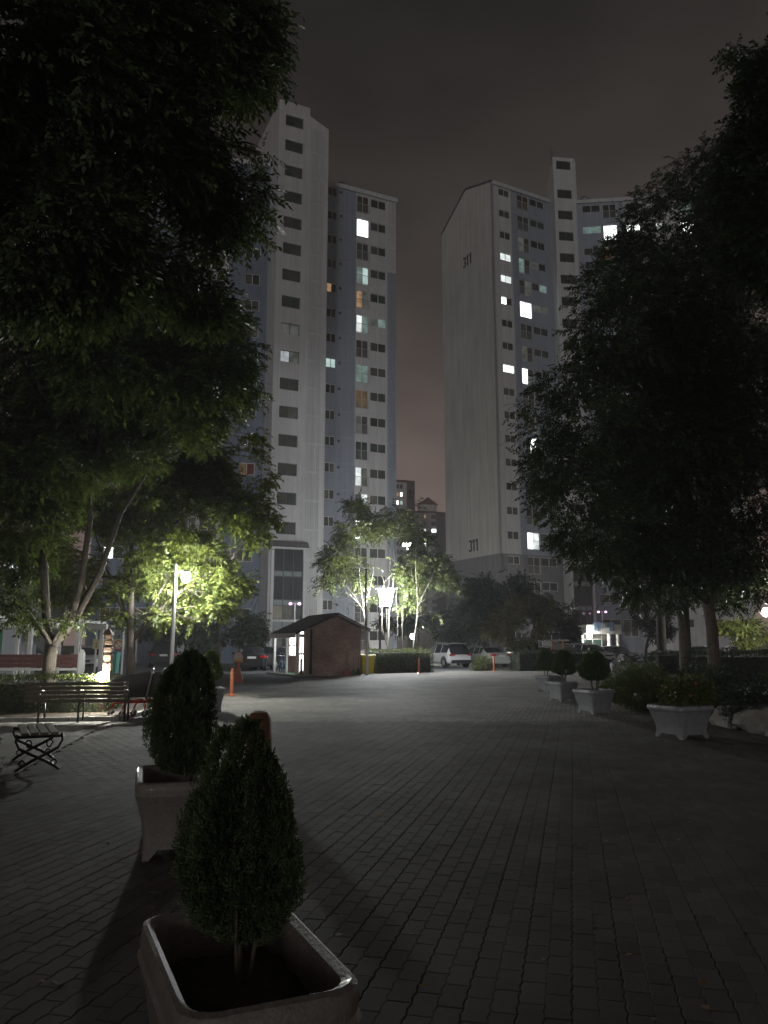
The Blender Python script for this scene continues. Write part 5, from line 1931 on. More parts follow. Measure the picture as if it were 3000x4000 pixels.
def car(name, label, x, y, heading, spec, paint, cladding=False, plate=True, group=None):
    """heading: direction of the nose, degrees clockwise from straight ahead"""
    t = thing(name, label, 'car', (x, y, 0), head(heading), group)
    L, Wd = spec['L'], spec['W'] / 2
    n = len(spec['t'])
    secs = []
    for i, (u, zb, zr_) in enumerate(zip(spec['t'], spec['zb'], spec['zr'])):
        e = min(u, 1 - u)
        w = Wd * (1 - .22 * max(0, 1 - e / .10) ** 2)
        gh = max(0.0, zr_ - zb)
        wr = w * (.93 - .20 * min(1, gh / .55))
        lo = spec['low'] + .10 * max(0, 1 - e / .06)
        half = [(w * .86, lo), (w * .985, lo + .12), (w, min(zb - .02, lo + .34)), (w * .965, zb), (wr, zr_ - .05 * min(1, gh / .3)), (wr * .80, zr_ + .012), (0.0, zr_ + .03)]
        X = L * (u - .5)
        secs.append([(X, a, z) for a, z in half] + [(X, -a, z) for a, z in half[-2::-1]])
    m = len(secs[0])
    vs = [p for s in secs for p in s]
    body, glass = [], []
    for i in range(n - 1):
        gap = min(spec['zr'][i] - spec['zb'][i], spec['zr'][i + 1] - spec['zb'][i + 1])
        steep = abs(spec['zr'][i + 1] - spec['zr'][i]) / (L * (spec['t'][i + 1] - spec['t'][i])) > .42
        pillar = spec['t'][i + 1] - spec['t'][i] < .017
        big = max(spec['zr'][i] - spec['zb'][i], spec['zr'][i + 1] - spec['zb'][i + 1]) > .12
        for k in range(m - 1):
            q = (i * m + k, (i + 1) * m + k, (i + 1) * m + k + 1, i * m + k + 1)
            side_ = k in (3, m - 5)
            top_ = 4 <= k <= m - 6
            if (side_ and gap > .30 and not pillar) or (top_ and steep and big and max(spec['zr'][i], spec['zr'][i + 1]) > 1.05):
                glass.append(q)
            else:
                body.append(q)
    body += [tuple(range(m)), tuple((n - 1) * m + k for k in range(m - 1, -1, -1))]
    body += [(i * m, i * m + m - 1, (i + 1) * m + m - 1, (i + 1) * m) for i in range(n - 1)]
    MB().add(vs, body).build('body', paint, t, smooth='auto')
    groups = []
    for q in glass:                                # each pane of glass is a part of its own
        hit = [g for g in groups if g[0] & set(q)]
        new = (set(q), [q])
        for g in hit:
            new = (new[0] | g[0], new[1] + g[1])
            groups.remove(g)
        groups.append(new)
    for used, qs in groups:
        idx = {v: i for i, v in enumerate(sorted(used))}
        MB().add([vs[v] for v in sorted(used)], [tuple(idx[v] for v in q) for q in qs]).build('window', CARGLASS, t, smooth='auto')
    wr_ = spec['wh']
    for wx in (-L * .305, L * .315):
        for s in (-1, 1):
            yo, yi = s * (Wd + .012), s * (Wd - .21)
            w = MB().tube([(wx, yi, wr_), (wx, yo - s * .02, wr_), (wx, yo, wr_)], [wr_, wr_, wr_ * .93], 22).build('wheel', TYRE, t, smooth='auto')
            rm = MB().tube([(wx, yo - s * .02, wr_), (wx, yo + s * .004, wr_)], wr_ * .60, 18)
            for k in range(5):
                a = 2 * math.pi * k / 5
                rm.tube([(wx, yo + s * .008, wr_), (wx + math.cos(a) * wr_ * .58, yo + s * .008, wr_ + math.sin(a) * wr_ * .58)], .035, 5)
            rm.build('rim', ALLOY, w)
            arch = MB()
            pts_o = [(wx + (wr_ + .085) * math.cos(R(a)), wr_ + (wr_ + .085) * math.sin(R(a))) for a in range(-10, 191, 20)]
            pts_i = [(wx + (wr_ + .02) * math.cos(R(a)), wr_ + (wr_ + .02) * math.sin(R(a))) for a in range(190, -11, -20)]
            arch.xzprism(pts_o + pts_i, s * (Wd - .04), s * (Wd + .008))
            arch.build('wheel_arch', BLACK, t)
    zl = spec['zb'][2]
    for s in (-1, 1):
        MB().loft([[(-L / 2 + .10, s * Wd * .96, zl - .17), (-L / 2 + .10, s * Wd * .55, zl - .13), (-L / 2 + .10, s * Wd * .55, zl - .04), (-L / 2 + .10, s * Wd * .96, zl - .02)],
                   [(-L / 2 - .005, s * Wd * .80, zl - .17), (-L / 2 - .015, s * Wd * .52, zl - .13), (-L / 2 + .005, s * Wd * .52, zl - .04), (-L / 2 + .02, s * Wd * .80, zl - .02)]]).build('tail_light', TAIL, t)
        zh = spec['zb'][-3] - .12
        MB().loft([[(L / 2 - .30, s * Wd * .95, zh - .06), (L / 2 - .30, s * Wd * .55, zh - .06), (L / 2 - .30, s * Wd * .55, zh + .07), (L / 2 - .30, s * Wd * .95, zh + .09)],
                   [(L / 2 - .06, s * Wd * .83, zh - .07), (L / 2 - .005, s * Wd * .48, zh - .07), (L / 2 - .03, s * Wd * .48, zh + .04), (L / 2 - .09, s * Wd * .83, zh + .05)]]).build('headlight', HEAD, t)
        MB().loft([[(L * .16, s * Wd * .95, .98), (L * .16, s * Wd * .95, 1.04), (L * .18, s * Wd * .95, 1.04), (L * .18, s * Wd * .95, .98)],
                   [(L * .15, s * (Wd + .18), .98), (L * .15, s * (Wd + .18), 1.12), (L * .18, s * (Wd + .18), 1.12), (L * .18, s * (Wd + .18), .98)]]).build('mirror', paint, t)
    PLATE = mat('number_plate', (.62, .63, .60), .45, .05)
    pl = MB().box(-L / 2 - .035, -L / 2 - .0, -.26, .26, zl - .20, zl - .07).build('number_plate', PLATE, t)
    MB().box(L / 2 - .0, L / 2 + .03, -.26, .26, .42, .54).build('number_plate', PLATE, t)
    lowb = spec['low']
    MB().box(-L / 2 - .02, -L / 2 + .25, -Wd * .80, Wd * .80, lowb + .02, lowb + .26).build('rear_bumper', BLACK if cladding else paint, t, bevel=.04)
    MB().box(L / 2 - .22, L / 2 + .015, -Wd * .72, Wd * .72, lowb + .02, lowb + .22).build('front_bumper', BLACK, t, bevel=.03)
    MB().box(L / 2 - .1, L / 2 + .012, -Wd * .45, Wd * .45, spec['zb'][-3] - .24, spec['zb'][-3] - .13).build('grille', BLACK, t, bevel=.02)
    if cladding:
        MB().box(-L * .46, -L * .46 + .5, -Wd * .6, Wd * .6, 1.63, 1.665).build('roof_spoiler', paint, t, bevel=.015)
        for s in (-1, 1):
            MB().tube([(-L * .28, s * Wd * .62, 1.69), (-L * .2, s * Wd * .63, 1.73), (L * .02, s * Wd * .63, 1.73), (L * .08, s * Wd * .62, 1.68)], .02, 6).build('roof_rail', STEEL, t)
    return t


PW_ = car_paint('white_car_paint', (.72, .73, .74))
PG_ = car_paint('silver_car_paint', (.40, .42, .40))
PK_ = car_paint('black_car_paint', (.010, .010, .012))
PD_ = car_paint('charcoal_car_paint', (.03, .032, .036))


def car_at(name, label, px, py, heading, spec, paint, **kw):
    p = gr(px, py)
    return car(name, label, p.x, p.y, heading, spec, paint, **kw)


car_at('parked_car', 'white SUV parked with its tail to the plaza, beside the clipped hedge', 1742, 2606, -24, SUV, PW_, cladding=True)
car_at('parked_car', 'pale silver sedan parked right of the white SUV, tail outwards', 1893, 2604, -24, SEDAN, PG_)
car_at('parked_car', 'dark charcoal van parked right of the silver sedan', 2015, 2598, -22, VAN, PD_)
car_at('parked_car', 'white hatchback glimpsed between the van and the potted conifers', 2118, 2596, 25, SEDAN, PW_)
car_at('parked_car', 'white saloon behind the third potted conifer on the right', 2205, 2598, 150, SEDAN, PW_)
car_at('parked_car', 'white SUV facing out below the 311 porch', 2300, 2594, 148, SUV, PW_, cladding=True)
car_at('parked_car', 'dark saloon in front of the 311 porch columns', 2400, 2586, 140, SEDAN, PD_)
car_at('parked_car', 'grey car behind the right-hand trunks', 2745, 2592, 100, SEDAN, PD_)
car_at('parked_car', 'pale car below the glowing tree at the right edge', 2880, 2592, 100, SEDAN, PG_)
car_at('parked_car', 'black sedan parked with its tail to us, left of the hut', 975, 2618, -12, SEDAN, PK_)
car_at('parked_car', 'black hatchback behind the left porch posts of the hut', 1085, 2614, 30, SEDAN, PK_)
car_at('parked_car', 'dark SUV in the shade right of the lamp post on the left', 805, 2604, -14, SUV, PD_)
car_at('parked_car', 'dark van in the shade left of the lamp post on the left', 640, 2606, -14, VAN, PK_)
car_at('parked_car', 'white car with its nose to us behind the totem post', 356, 2618, 172, SEDAN, PW_)
car_at('parked_car', 'dark SUV behind the maroon barrier at the far left', 70, 2625, 95, SUV, PK_)

# ================================================================== HEDGES, SHRUBS, ROCKS
hedge('hedge', 'low clipped hedge behind the long bench, lit on top', 0, 6.2, 0, 1.7, .76, 7500, .045, BOX_LEAF, 31, R(8), (-12.3, 16.75, .05))
hedge('hedge', 'thick rounded hedge between the yellow bin and the white SUV', 0, 3.35, 0, 1.8, 1.22, 9000, .05, BOX_LEAF, 32, R(18), (-.45, 43.9, 0))
hedge('hedge', 'dark hedge end close by at the left edge', 0, 1.2, 0, 1.2, .72, 5200, .035, BOX_LEAF, 33, R(4), (-5.72, 8.3, 0))
hedge('hedge', 'tall dark hedge at the right behind the three trunks', 0, 9.0, 0, 1.5, 1.05, 6500, .06, DARK_LEAF, 34, R(-4), (10.6, 27.2, .2))
hedge('hedge', 'dark hedge between the skylight and the first trunk', 0, 4.4, 0, 1.4, .92, 3500, .06, DARK_LEAF, 35, R(-10), (11.4, 33.2, .3))
hedge('hedge', 'dark hedge before the parked cars, centre right', 0, 5.2, 0, 1.2, 1.15, 4200, .06, DARK_LEAF, 36, R(14), (8.0, 47.2, 0))
hedge('hedge', 'dark hedge before the 311 porch', 0, 6.0, 0, 1.0, .95, 3500, .06, DARK_LEAF, 37, R(3), (16.6, 50.0, 0))


def shrub_at(label, px, py, z0, r, seed, lmat=BOX_LEAF, n=1500, leaf=.045, group='rounded shrubs along the right bed'):
    p = gr(px, py, z0)
    bl = [((0, 0, r * .75), (r, r, r * .78)), ((r * .5, .1, r * .6), (r * .7, r * .7, r * .6)), ((-r * .45, -.1, r * .55), (r * .7, r * .7, r * .55))]
    return bush('shrub', label, (p.x, p.y, z0), bl, n, leaf, lmat, seed, group=group)


shrub_at('round clipped shrub right of the egg-shaped conifer', 2450, 2738, .12, .62, 41, n=2600)
shrub_at('dark shrub below the skylight, next in the row of shrubs', 2520, 2720, .15, .60, 42, n=2200)
shrub_at('yellow-green shrub above the pale stones, behind the flowering bush', 2530, 2775, .12, .55, 43, n=2200, leaf=.04)
shrub_at('dark low shrub at the foot of the middle trunk', 2720, 2770, .12, .62, 44, DARK_LEAF, n=1800)
shrub_at('dark shrub right of the flowering bush, above the boulders', 2820, 2800, .12, .68, 45, DARK_LEAF, n=2000)
shrub_at('dark shrub at the right edge above the last boulder', 2970, 2830, .12, .62, 46, DARK_LEAF, n=1800)
shrub_at('leafy shrub before the silver sedan', 1888, 2622, .0, .55, 47, MID_LEAF, 700, .08, None)
shrub_at('green shrub behind the rounded hedge, by the white SUV', 1625, 2600, .0, 1.0, 48, MID_LEAF, 900, .09, None)


def rock(label, px, py, z0, sx, sy, sz, seed, group='boulders edging the right bed'):
    p = gr(px, py, z0)
    rng = np.random.default_rng(seed)
    m = MB()
    nu, nv = 16, 9
    ph = rng.uniform(0, 6, 6)
    rings = []
    for j in range(1, nv):
        v = math.pi * j / nv
        rg = []
        for i in range(nu):
            a = 2 * math.pi * i / nu
            d = np.array([math.sin(v) * math.cos(a), math.sin(v) * math.sin(a), -math.cos(v)])
            k = 1 + .16 * math.sin(3 * d[0] + ph[0]) * math.sin(4 * d[1] + ph[1]) + .13 * math.sin(5 * d[2] + 3 * d[0] + ph[2]) + .05 * rng.normal()
            q = np.sign(d) * np.abs(d) ** .75 * k
            rg.append((q[0] * sx, q[1] * sy, sz * .55 + q[2] * sz * .6))
        rings.append(rg)
    m.loft(rings)
    o = m.build('boulder', ROCK, None, smooth='auto', loc=(p.x, p.y, z0 - .04), rotz=rng.uniform(0, 6))
    return tag(o, label, 'rock', group)


rock('pale boulder between the clipped shrub and the flowering bush', 2528, 2772, .05, .34, .3, .38, 51)
rock('small pale stone left of the boulder under the round shrub', 2465, 2742, .05, .22, .2, .24, 52)
rock('long flat boulder at the foot of the middle trunk', 2640, 2690, .15, .85, .4, .42, 53)
rock('grey boulder behind the right side of the flowering bush', 2780, 2815, .05, .42, .35, .42, 54)
rock('pointed grey boulder right of the flowering bush', 2885, 2838, .05, .46, .36, .40, 55)
rock('boulder cut by the right edge of the photo', 2985, 2858, .05, .40, .34, .44, 56)
rock('flat stone on the ground behind the egg-shaped conifer', 2420, 2655, .0, .35, .2, .12, 57)

# ================================================================== TREES
def S(*pts):
    return [(Vector(p), r) for p, r in pts]


# near zelkova overhanging from the left, trunk outside the frame
nb_ = (-6.2, 6.4, .0)
make_tree('zelkova_tree', 'huge near tree whose black crown fills the upper left', nb_,
          [S(((-6.2, 6.4, 0), .26), ((-6.1, 6.45, 1.4), .22), ((-5.9, 6.6, 2.6), .2), ((-5.0, 7.2, 5.0), .14), ((-4.0, 7.8, 7.0), .1)),
           S(((-5.9, 6.6, 2.6), .15), ((-4.8, 6.5, 5.2), .1), ((-3.8, 6.4, 7.2), .07)),
           S(((-5.95, 6.6, 2.4), .15), ((-5.2, 8.2, 4.4), .1), ((-3.9, 8.9, 5.6), .06))],
          px_blobs([(40, 120, 6.3, 250), (250, 60, 7.2, 240), (440, 40, 8.2, 150), (545, 75, 8.6, 85), (565, 150, 8.8, 62), (480, 150, 8.4, 95), (250, 300, 7.6, 230), (440, 300, 8.4, 90),
                    (560, 330, 9, 50), (520, 420, 9, 75), (440, 440, 8.6, 95), (100, 520, 7.3, 240), (330, 560, 8.4, 150), (420, 640, 9, 85), (470, 690, 9.3, 50), (-40, 330, 6.5, 200), (585, 20, 9, 45), (540, 500, 9.2, 40), (445, 540, 9, 55)]),
          13500, 12, .34, .078, .038, ZELKOVA_NEAR, BARK_DARK, 61, gap=-.32, gscale=2.6, twigs=2, droop=.35)
# tree with three stems on the left bed
A0 = at(186, 2650, 18.0)
A0.z = .1
make_tree('zelkova_tree', 'tree on the left with pale trunk forking into three stems above the hedge', A0,
          [S((A0, .17), (atd(108, 1420, 18), .14), (atd(112, 1395, 18), .15)),
           S((atd(110, 1400, 18), .11), (atd(100, 1330, 18), .10), (atd(96, 1240, 18), .09), (atd(90, 1100, 18), .07), (atd(110, 900, 18), .04)),
           S((atd(112, 1398, 18), .10), (atd(150, 1345, 18), .085), (atd(175, 1260, 17.8), .075), (atd(195, 1120, 17.7), .065), (atd(190, 1060, 17.7), .05), (atd(230, 900, 17.5), .03)),
           S((atd(113, 1397, 18), .10), (atd(160, 1340, 18.1), .085), (atd(215, 1240, 18.2), .07), (atd(260, 1110, 18.3), .055), (atd(330, 1000, 18.3), .04), (atd(430, 960, 18.2), .02))],
          px_blobs([(60, 780, 17, 190), (250, 800, 17, 190), (420, 830, 17.3, 130), (500, 770, 18, 72), (530, 850, 18, 50), (100, 1000, 17.5, 140), (270, 960, 18, 100), (420, 920, 18, 70), 
                    (40, 1130, 17.5, 100), (20, 1290, 17, 60, .6), (150, 1340, 17.5, 42, .5), (60, 1330, 17.2, 45, .5), (-40, 950, 17, 160), (350, 700, 17.5, 130), (180, 640, 17, 130), (480, 690, 18, 70), (30, 1200, 18.5, 90), (120, 1090, 18.5, 80), (0, 1060, 17, 90), (200, 900, 18, 140), (330, 870, 18, 120)]),
          17000, 12, .42, .105, .052, ZELKOVA, mat('zelkova_bark', (.075, .064, .052), .9, .35, 9, .9, 30), 62, gap=-.42, gscale=2.0, twigs=3)
# lit tree before the side lamp
B0 = at(515, 2640, 22.5)
B0.z = .1
make_tree('maple_tree', 'tree on the left with leaves glowing yellow-green before the lamp', B0,
          [S((B0, .16), (atd(283, 1400, 22.5), .13), (atd(282, 1340, 22.5), .115), (atd(283, 1250, 22.6), .085), (atd(284, 1140, 22.7), .06), (atd(300, 1080, 22.8), .03)),
           S((atd(288, 1380, 22.5), .08), (atd(330, 1330, 22.7), .06), (atd(400, 1270, 23), .045), (atd(500, 1210, 23.2), .02)),
           S((atd(282, 1350, 22.5), .07), (atd(255, 1290, 22.6), .055), (atd(225, 1210, 22.6), .04), (atd(200, 1140, 22.6), .02)),
           S((atd(283, 1240, 22.6), .06), (atd(320, 1180, 22.8), .05), (atd(390, 1120, 23), .03)),
           S((atd(300, 1390, 22.4), .05), (atd(318, 1330, 22.4), .04), (atd(350, 1270, 22.5), .02))],
          px_blobs([(300, 1180, 22.8, 75), (400, 1130, 23.2, 100), (500, 1110, 23.4, 82), (545, 1160, 23.5, 52), (450, 1210, 23.2, 80), (360, 1250, 22.8, 62), (500, 1250, 23.4, 55), (430, 1290, 23, 58), (350, 1330, 22.6, 36),
                    (262, 1265, 22.8, 45), (330, 1080, 23, 75), (540, 1050, 24, 55), (210, 1200, 22.8, 55), (250, 1120, 23, 60), (470, 1040, 24, 70), (260, 1330, 22.6, 30), (160, 1230, 23, 50), (180, 1290, 23, 40), (580, 1120, 23.6, 34), (530, 1210, 23.6, 40), (560, 1090, 24, 40), (420, 1340, 22.8, 34), (470, 1310, 23, 40), (90, 1180, 23.5, 70), (110, 1270, 23.5, 50), (200, 1100, 23.5, 70), (330, 1150, 24, 80), (420, 1060, 24, 70), (540, 940, 24, 52), (450, 980, 23.8, 72), (520, 1000, 23.8, 66), (560, 1030, 23.8, 44), (370, 1010, 23.6, 66)]),
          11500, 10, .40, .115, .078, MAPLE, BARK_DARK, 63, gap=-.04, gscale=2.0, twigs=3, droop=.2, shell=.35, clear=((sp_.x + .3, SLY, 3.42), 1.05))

# right group: three trunks
C3 = at(2796, 2693, 22.0)
make_tree('zelkova_tree', 'right group of trees: nearest trunk with a pale leaning limb', C3,
          [S((C3 - Vector((0, 0, .1)), .20), (at(2790, 2600, 22), .17), (at(2780, 2450, 22), .16), (at(2765, 2350, 22), .15)),
           S((at(2768, 2370, 22), .12), (at(2720, 2220, 21.7), .085), (at(2650, 2080, 21.3), .07), (at(2560, 1900, 20.8), .05), (at(2450, 1700, 20), .03)),
           S((at(2766, 2360, 22), .13), (at(2790, 2150, 22), .1), (at(2810, 1800, 21.5), .07), (at(2800, 1400, 21), .04))],
          px_blobs([(1300, 900, 18.5, 130), (1390, 720, 18.5, 160), (1250, 1060, 18.5, 110), (1170, 940, 19, 66), (1190, 1020, 19, 75), (1320, 1150, 19.5, 130), (1480, 950, 19.5, 190), (1255, 720, 18.5, 52), (1225, 830, 18.6, 78), (1300, 640, 18.6, 85),
                    (1560, 800, 20, 170), (1600, 1050, 20, 150), (1450, 1170, 20, 120), (1130, 880, 19, 36), (1140, 985, 19, 34), (1240, 1150, 19.3, 66), (1265, 1225, 19.5, 40, .5), (1380, 1260, 20, 70, .6), (1500, 620, 19, 120), (1400, 1000, 20.5, 150), (1540, 1180, 20.5, 120), (1640, 900, 20, 150), (1350, 800, 20, 120), (1460, 800, 20.5, 140)]),
          15500, 12, .42, .105, .050, ZELKOVA_SHADED, BARK_DARK, 64, gap=-.5, gscale=2.0, twigs=2)
C2 = at(2686, 2650, 28.0)
make_tree('zelkova_tree', 'right group of trees: middle thick straight trunk', C2,
          [S((C2 - Vector((0, 0, .1)), .26), (at(2678, 2560, 28), .22), (at(2670, 2400, 28), .2), (at(2660, 2200, 28), .18), (at(2640, 1900, 27.6), .12), (at(2600, 1500, 27), .06))],
          px_blobs([(1450, 520, 26, 130), (1365, 560, 26, 85), (1390, 440, 26.5, 50), (1550, 560, 27, 150), (1335, 530, 26, 45), (1620, 720, 27, 120), (1420, 900, 27, 150), (1360, 1180, 27, 90), (1520, 1200, 27, 110), (1300, 600, 26, 60), (1430, 410, 27, 45), (1500, 375, 27, 72), (1560, 350, 27, 78), (1620, 330, 27, 80), (1460, 1290, 26, 50, .6), (1560, 1300, 26, 55, .6), (1380, 1300, 27, 40, .6), (1640, 1270, 27, 60, .7), (1640, 500, 27, 120), (1480, 660, 27, 130), (1400, 640, 26.5, 90)]),
          9500, 12, .5, .125, .06, ZELKOVA_SHADED, BARK_DARK, 65, gap=-.5, gscale=1.7, twigs=2)
C1 = at(2597, 2619, 34.0)
make_tree('zelkova_tree', 'right group of trees: farthest trunk, leftmost of the three', C1,
          [S((C1 - Vector((0, 0, .1)), .26), (at(2585, 2540, 34), .21), (at(2580, 2400, 34), .19), (at(2560, 2200, 34), .16), (at(2540, 1900, 33.6), .1))],
          px_blobs([(1480, 1220, 32, 110), (1370, 1230, 32, 75), (1330, 1290, 32, 34, .6), (1590, 1230, 33, 90), (1600, 450, 33, 110), (1500, 1000, 33, 150), (1400, 1100, 33, 110), (1440, 1290, 32, 50, .6), (1560, 1290, 33, 40, .6)]),
          5200, 12, .5, .14, .07, ZELKOVA_SHADED, BARK_DARK, 66, gap=-.4, gscale=1.6, twigs=2)
D0 = (9.6, 10.5, .1)
make_tree('zelkova_tree', 'near tree reaching in from the right edge high up', D0,
          [S(((9.6, 10.5, 0), .22), ((9.4, 10.6, 2.5), .18), ((8.6, 10.9, 6.0), .12), ((7.4, 11.2, 9.0), .06))],
          px_blobs([(1665, 190, 11.5, 80), (1640, 130, 11.5, 42), (1655, 330, 11.8, 85), (1605, 260, 12, 34), (1600, 330, 12, 30), (1720, 480, 11.5, 160), (1590, 110, 12, 22), (1580, 400, 12.3, 50), (1690, 60, 11.5, 50), (1640, 430, 12, 80), (1630, 240, 11.8, 50)]),
          5200, 12, .36, .085, .042, ZELKOVA_SHADED, BARK_DARK, 67, gap=-.1, gscale=2.6, twigs=3)

# thin trees round the lantern
M0 = at(1440, 2560, 47.5)
M0.z = 0


def stem_px(lst, Y):
    return [(at(x, y, Y), r * .5) for x, y, r in lst]


make_tree('young_tree', 'thin many-stemmed tree left of the lantern, above the hut', M0,
          [stem_px([(1448, 2590, .13), (1425, 2420, .11), (1418, 2380, .10)], 47.3),
           stem_px([(1418, 2385, .08), (1385, 2330, .06), (1340, 2270, .045), (1290, 2210, .03), (1250, 2160, .015)], 46.6),
           stem_px([(1419, 2385, .07), (1415, 2330, .055), (1405, 2260, .04), (1400, 2180, .025), (1395, 2080, .015)], 47),
           stem_px([(1420, 2390, .07), (1440, 2320, .055), (1455, 2250, .04), (1470, 2150, .02)], 47.3),
           stem_px([(1400, 2355, .05), (1350, 2310, .04), (1300, 2280, .02)], 46.8)],
          px_blobs([(725, 1205, 46.3, 46), (765, 1150, 46.6, 52), (715, 1250, 46.2, 30, .6), (800, 1215, 47, 46), (690, 1205, 46, 22, .5), (770, 1090, 47, 35), (740, 1285, 46.2, 24, .5), (810, 1130, 47.5, 50), (775, 1250, 46.6, 30), (800, 1290, 47, 22), (700, 1265, 46.2, 24, .5), (755, 1305, 46.4, 22, .5), (735, 1235, 46.4, 34)], 1.8),
          1700, 10, .62, .15, .105, MID_LEAF, BARK_PALE, 71, gap=.0, gscale=1.3, twigs=3, shell=.2)
M1 = at(1512, 2590, 48.5)
M1.z = 0
make_tree('young_tree', 'thin pale-stemmed tree right behind the lantern', M1,
          [stem_px([(1516, 2600, .13), (1518, 2480, .12), (1520, 2390, .11), (1532, 2320, .09), (1540, 2240, .07), (1543, 2100, .03)], 48.5),
           stem_px([(1510, 2520, .05), (1492, 2450, .06), (1492, 2390, .06), (1500, 2300, .05), (1500, 2270, .045), (1485, 2240, .03)], 48.2),
           stem_px([(1514, 2500, .05), (1510, 2390, .055), (1520, 2270, .045), (1524, 2200, .03), (1522, 2080, .02)], 48.8),
           stem_px([(1500, 2275, .035), (1525, 2250, .03), (1545, 2210, .015)], 48.3)],
          px_blobs([(860, 1120, 49, 58), (830, 1165, 48.8, 48), (900, 1150, 49, 48), (880, 1095, 49.5, 36), (850, 1200, 49, 40), (895, 1200, 48.6, 36)], 1.8),
          950, 10, .62, .16, .105, MID_LEAF, BARK_PALE, 72, gap=-.02, gscale=1.3, twigs=3, shell=.2)
M2 = at(1618, 2590, 48.0)
M2.z = 0
make_tree('young_tree', 'thin tree right of the lantern with bright leaves, beside the SUV', M2,
          [stem_px([(1612, 2590, .13), (1618, 2500, .11), (1630, 2410, .10), (1632, 2360, .08)], 47.8),
           stem_px([(1632, 2370, .07), (1628, 2280, .055), (1622, 2200, .04), (1640, 2080, .02)], 47.8),
           stem_px([(1633, 2365, .06), (1660, 2310, .05), (1690, 2250, .035), (1710, 2200, .02)], 47.5),
           stem_px([(1575, 2560, .06), (1570, 2400, .055), (1578, 2330, .045), (1590, 2240, .02)], 48.5),
           stem_px([(1552, 2520, .04), (1553, 2410, .045), (1548, 2360, .04), (1548, 2300, .02)], 48.3)],
          px_blobs([(930, 1205, 47.5, 46), (955, 1245, 47.3, 36), (900, 1255, 47, 36), (925, 1300, 47, 32), (910, 1215, 47, 34), (955, 1290, 47, 28), (985, 1265, 47.6, 18, .5), (870, 1310, 46.8, 16), (945, 1160, 48, 34), (880, 1270, 46.8, 20), (900, 1300, 46.8, 26), (945, 1325, 47, 26, .6), (975, 1290, 47.4, 26, .6), (870, 1235, 47, 26)], 1.8),
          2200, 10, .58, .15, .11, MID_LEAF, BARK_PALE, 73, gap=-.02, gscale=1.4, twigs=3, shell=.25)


def simple_tree(label, px, Y, blobs, n, lmat, seed, trunk=.14, leaf=.2, name='tree', gap=-.25):
    b = at(px * K, 2560, Y)
    b.z = 0
    bl = px_blobs([(x, y, Y + dy, r, sq_) for x, y, dy, r, sq_ in blobs])
    top = max(bl, key=lambda q: q[1][0])[0]
    make_tree(name, label, b, [S((b, trunk), (b + Vector((.05, 0, 1.2)), trunk * .85), (Vector((b.x * .6 + top[0] * .4, b.y, top[2] * .75)), trunk * .5))], bl, n, 9, leaf * 3.2, leaf, leaf * .6, lmat, BARK_DARK, seed, gap=gap, gscale=1.2, twigs=1, shell=.4)


simple_tree('dense dark evergreen in front of the 311 gable', 1045, 57, [(1040, 1275, 0, 38, 1), (1075, 1255, .5, 34, .9), (1020, 1320, 0, 34, 1), (1075, 1310, 0, 38, 1), (1050, 1360, 0, 36, .8)], 1900, DARK_LEAF, 81)
simple_tree('dark evergreen before the white column of 311 windows', 1150, 60, [(1130, 1262, 0, 34, .9), (1165, 1290, 0, 38, .9), (1110, 1300, 0, 34, 1), (1190, 1330, 0, 30, 1)], 1500, DARK_LEAF, 82)
simple_tree('rusty-leaved spreading tree behind the parked cars', 1110, 54, [(1100, 1335, 0, 42, .8), (1150, 1350, .3, 40, .7), (1070, 1355, 0, 34, .7), (1175, 1320, .5, 34, .7), (1130, 1300, .5, 34, .7), (1120, 1385, 0, 30, .5)], 1500, RUST_LEAF, 83, gap=-.05)
simple_tree('bluish conifer left of the spreading tree, behind the silver sedan', 990, 62, [(985, 1330, 0, 28, 1.4), (985, 1370, 0, 30, 1), (1000, 1300, 0, 22, 1.2), (960, 1370, 0, 22, 1)], 1100, DARK_LEAF, 84)
simple_tree('tall cone-shaped conifer left of the 311 porch', 1238, 70, [(1232, 1325, 0, 16, 1.8), (1232, 1365, 0, 20, 1.2), (1230, 1390, 0, 22, .8)], 1000, DARK_LEAF, 85)
simple_tree('dark tree right of the 311 porch', 1395, 66, [(1400, 1330, 0, 32, 1), (1425, 1360, 0, 30, 1), (1375, 1285, 0, 26, 1), (1430, 1310, 0, 32, 1)], 1100, DARK_LEAF, 86)
simple_tree('dark conifer nearest the stair tower, left of the hut', 545, 56, [(548, 1330, 0, 30, 1.3), (540, 1370, 0, 36, .9), (556, 1295, 0, 18, 1.4)], 1500, DARK_LEAF, 87)
simple_tree('dark conifer between the hut and the lamp post on the left', 475, 55, [(480, 1320, 0, 36, 1.2), (470, 1365, 0, 40, .9), (505, 1340, 0, 34, 1.1), (430, 1365, 0, 34, .9)], 1700, DARK_LEAF, 88)
simple_tree('dark tree behind the lamp post on the left', 400, 58, [(400, 1330, 0, 34, 1), (370, 1365, 0, 34, .8), (420, 1300, 0, 30, 1), (330, 1360, 0, 30, .8)], 1200, DARK_LEAF, 89)
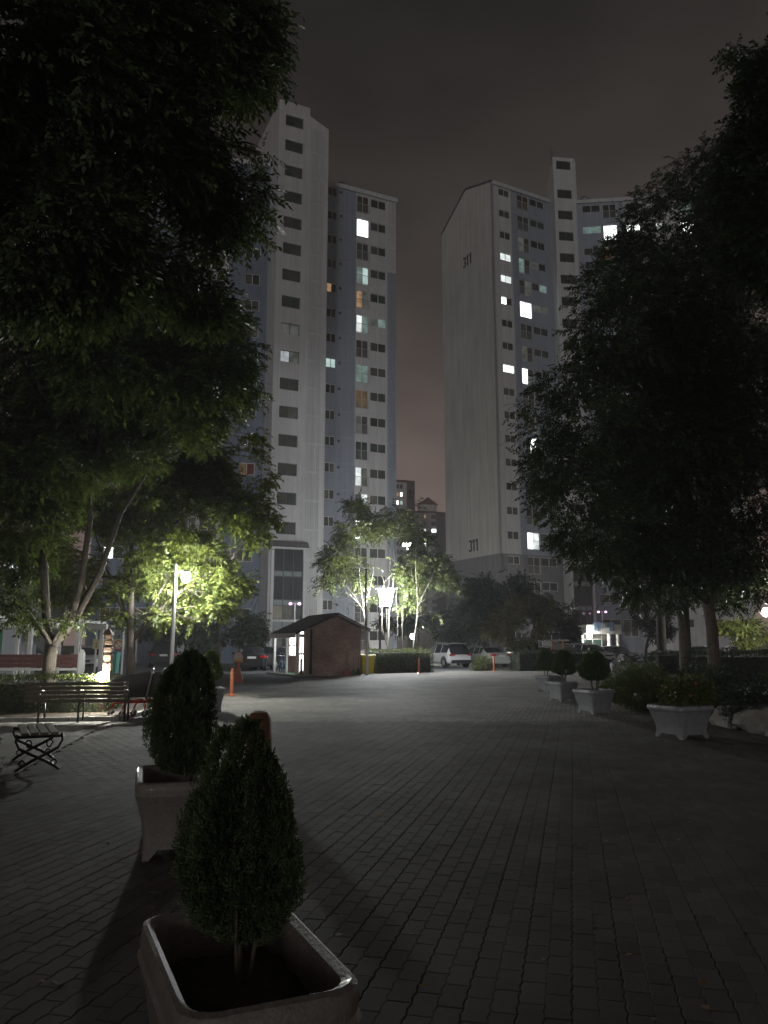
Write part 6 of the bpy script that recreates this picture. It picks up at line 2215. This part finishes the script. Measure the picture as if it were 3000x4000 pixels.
simple_tree('dark tree in the gap below the far towers', 905, 64, [(900, 1330, 0, 30, .9), (870, 1350, 0, 28, .8), (940, 1340, 0, 28, .9), (830, 1340, 0, 24, .9)], 900, DARK_LEAF, 90)
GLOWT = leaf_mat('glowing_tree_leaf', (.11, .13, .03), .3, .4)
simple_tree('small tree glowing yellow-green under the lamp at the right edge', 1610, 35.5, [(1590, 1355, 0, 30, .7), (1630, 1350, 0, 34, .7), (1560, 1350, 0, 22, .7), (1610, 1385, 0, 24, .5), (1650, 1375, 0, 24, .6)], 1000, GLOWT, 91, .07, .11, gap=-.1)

# fallen leaves and litter on the paving
rng = np.random.default_rng(77)
n_l = 260
Yl = 2.6 + 20 * rng.uniform(0, 1, n_l) ** 1.5
Xl = rng.uniform(-.46, .46, n_l) * Yl
ok = np.array([inside(x, y, PLAZA) for x, y in zip(Xl, Yl)])
Pl = np.c_[Xl, Yl, np.full(n_l, TOP + .006)][ok]
ax_ = np.c_[rng.normal(0, 1, (len(Pl), 2)), rng.normal(0, .12, len(Pl))]
upv = np.tile(np.array([[0, 0, 1.0]]), (len(Pl), 1)) + rng.normal(0, .15, (len(Pl), 3))
lit_o = quads_object('fallen_leaves', sprays(rng, Pl, ax_, upv, 1, .01, .055, .03, .3, -.05, .1), leaf_mat('dry_leaf', (.20, .13, .06), .5, .1, .7))
tag(stuff(lit_o), 'dry fallen leaves scattered over the dark paving', 'leaves')

# volume added to imitate the lens halo round the lamps
hz_m = bpy.data.materials.new('halo_haze')
hz_m.use_nodes = True
ht = hz_m.node_tree
ht.nodes.clear()
ho = ht.nodes.new('ShaderNodeOutputMaterial')
hv = ht.nodes.new('ShaderNodeVolumePrincipled')
hv.inputs['Color'].default_value = (0.92, 0.95, 1.0, 1)
hv.inputs['Density'].default_value = 0.0010
hv.inputs['Anisotropy'].default_value = 0.2
ht.links.new(hv.outputs[0], ho.inputs['Volume'])
tag(stuff(MB().box(-90, 110, -25, 345, -1.0, 75).build('haze', hz_m)), 'thin haze volume added for a halo round the lamps', 'haze')
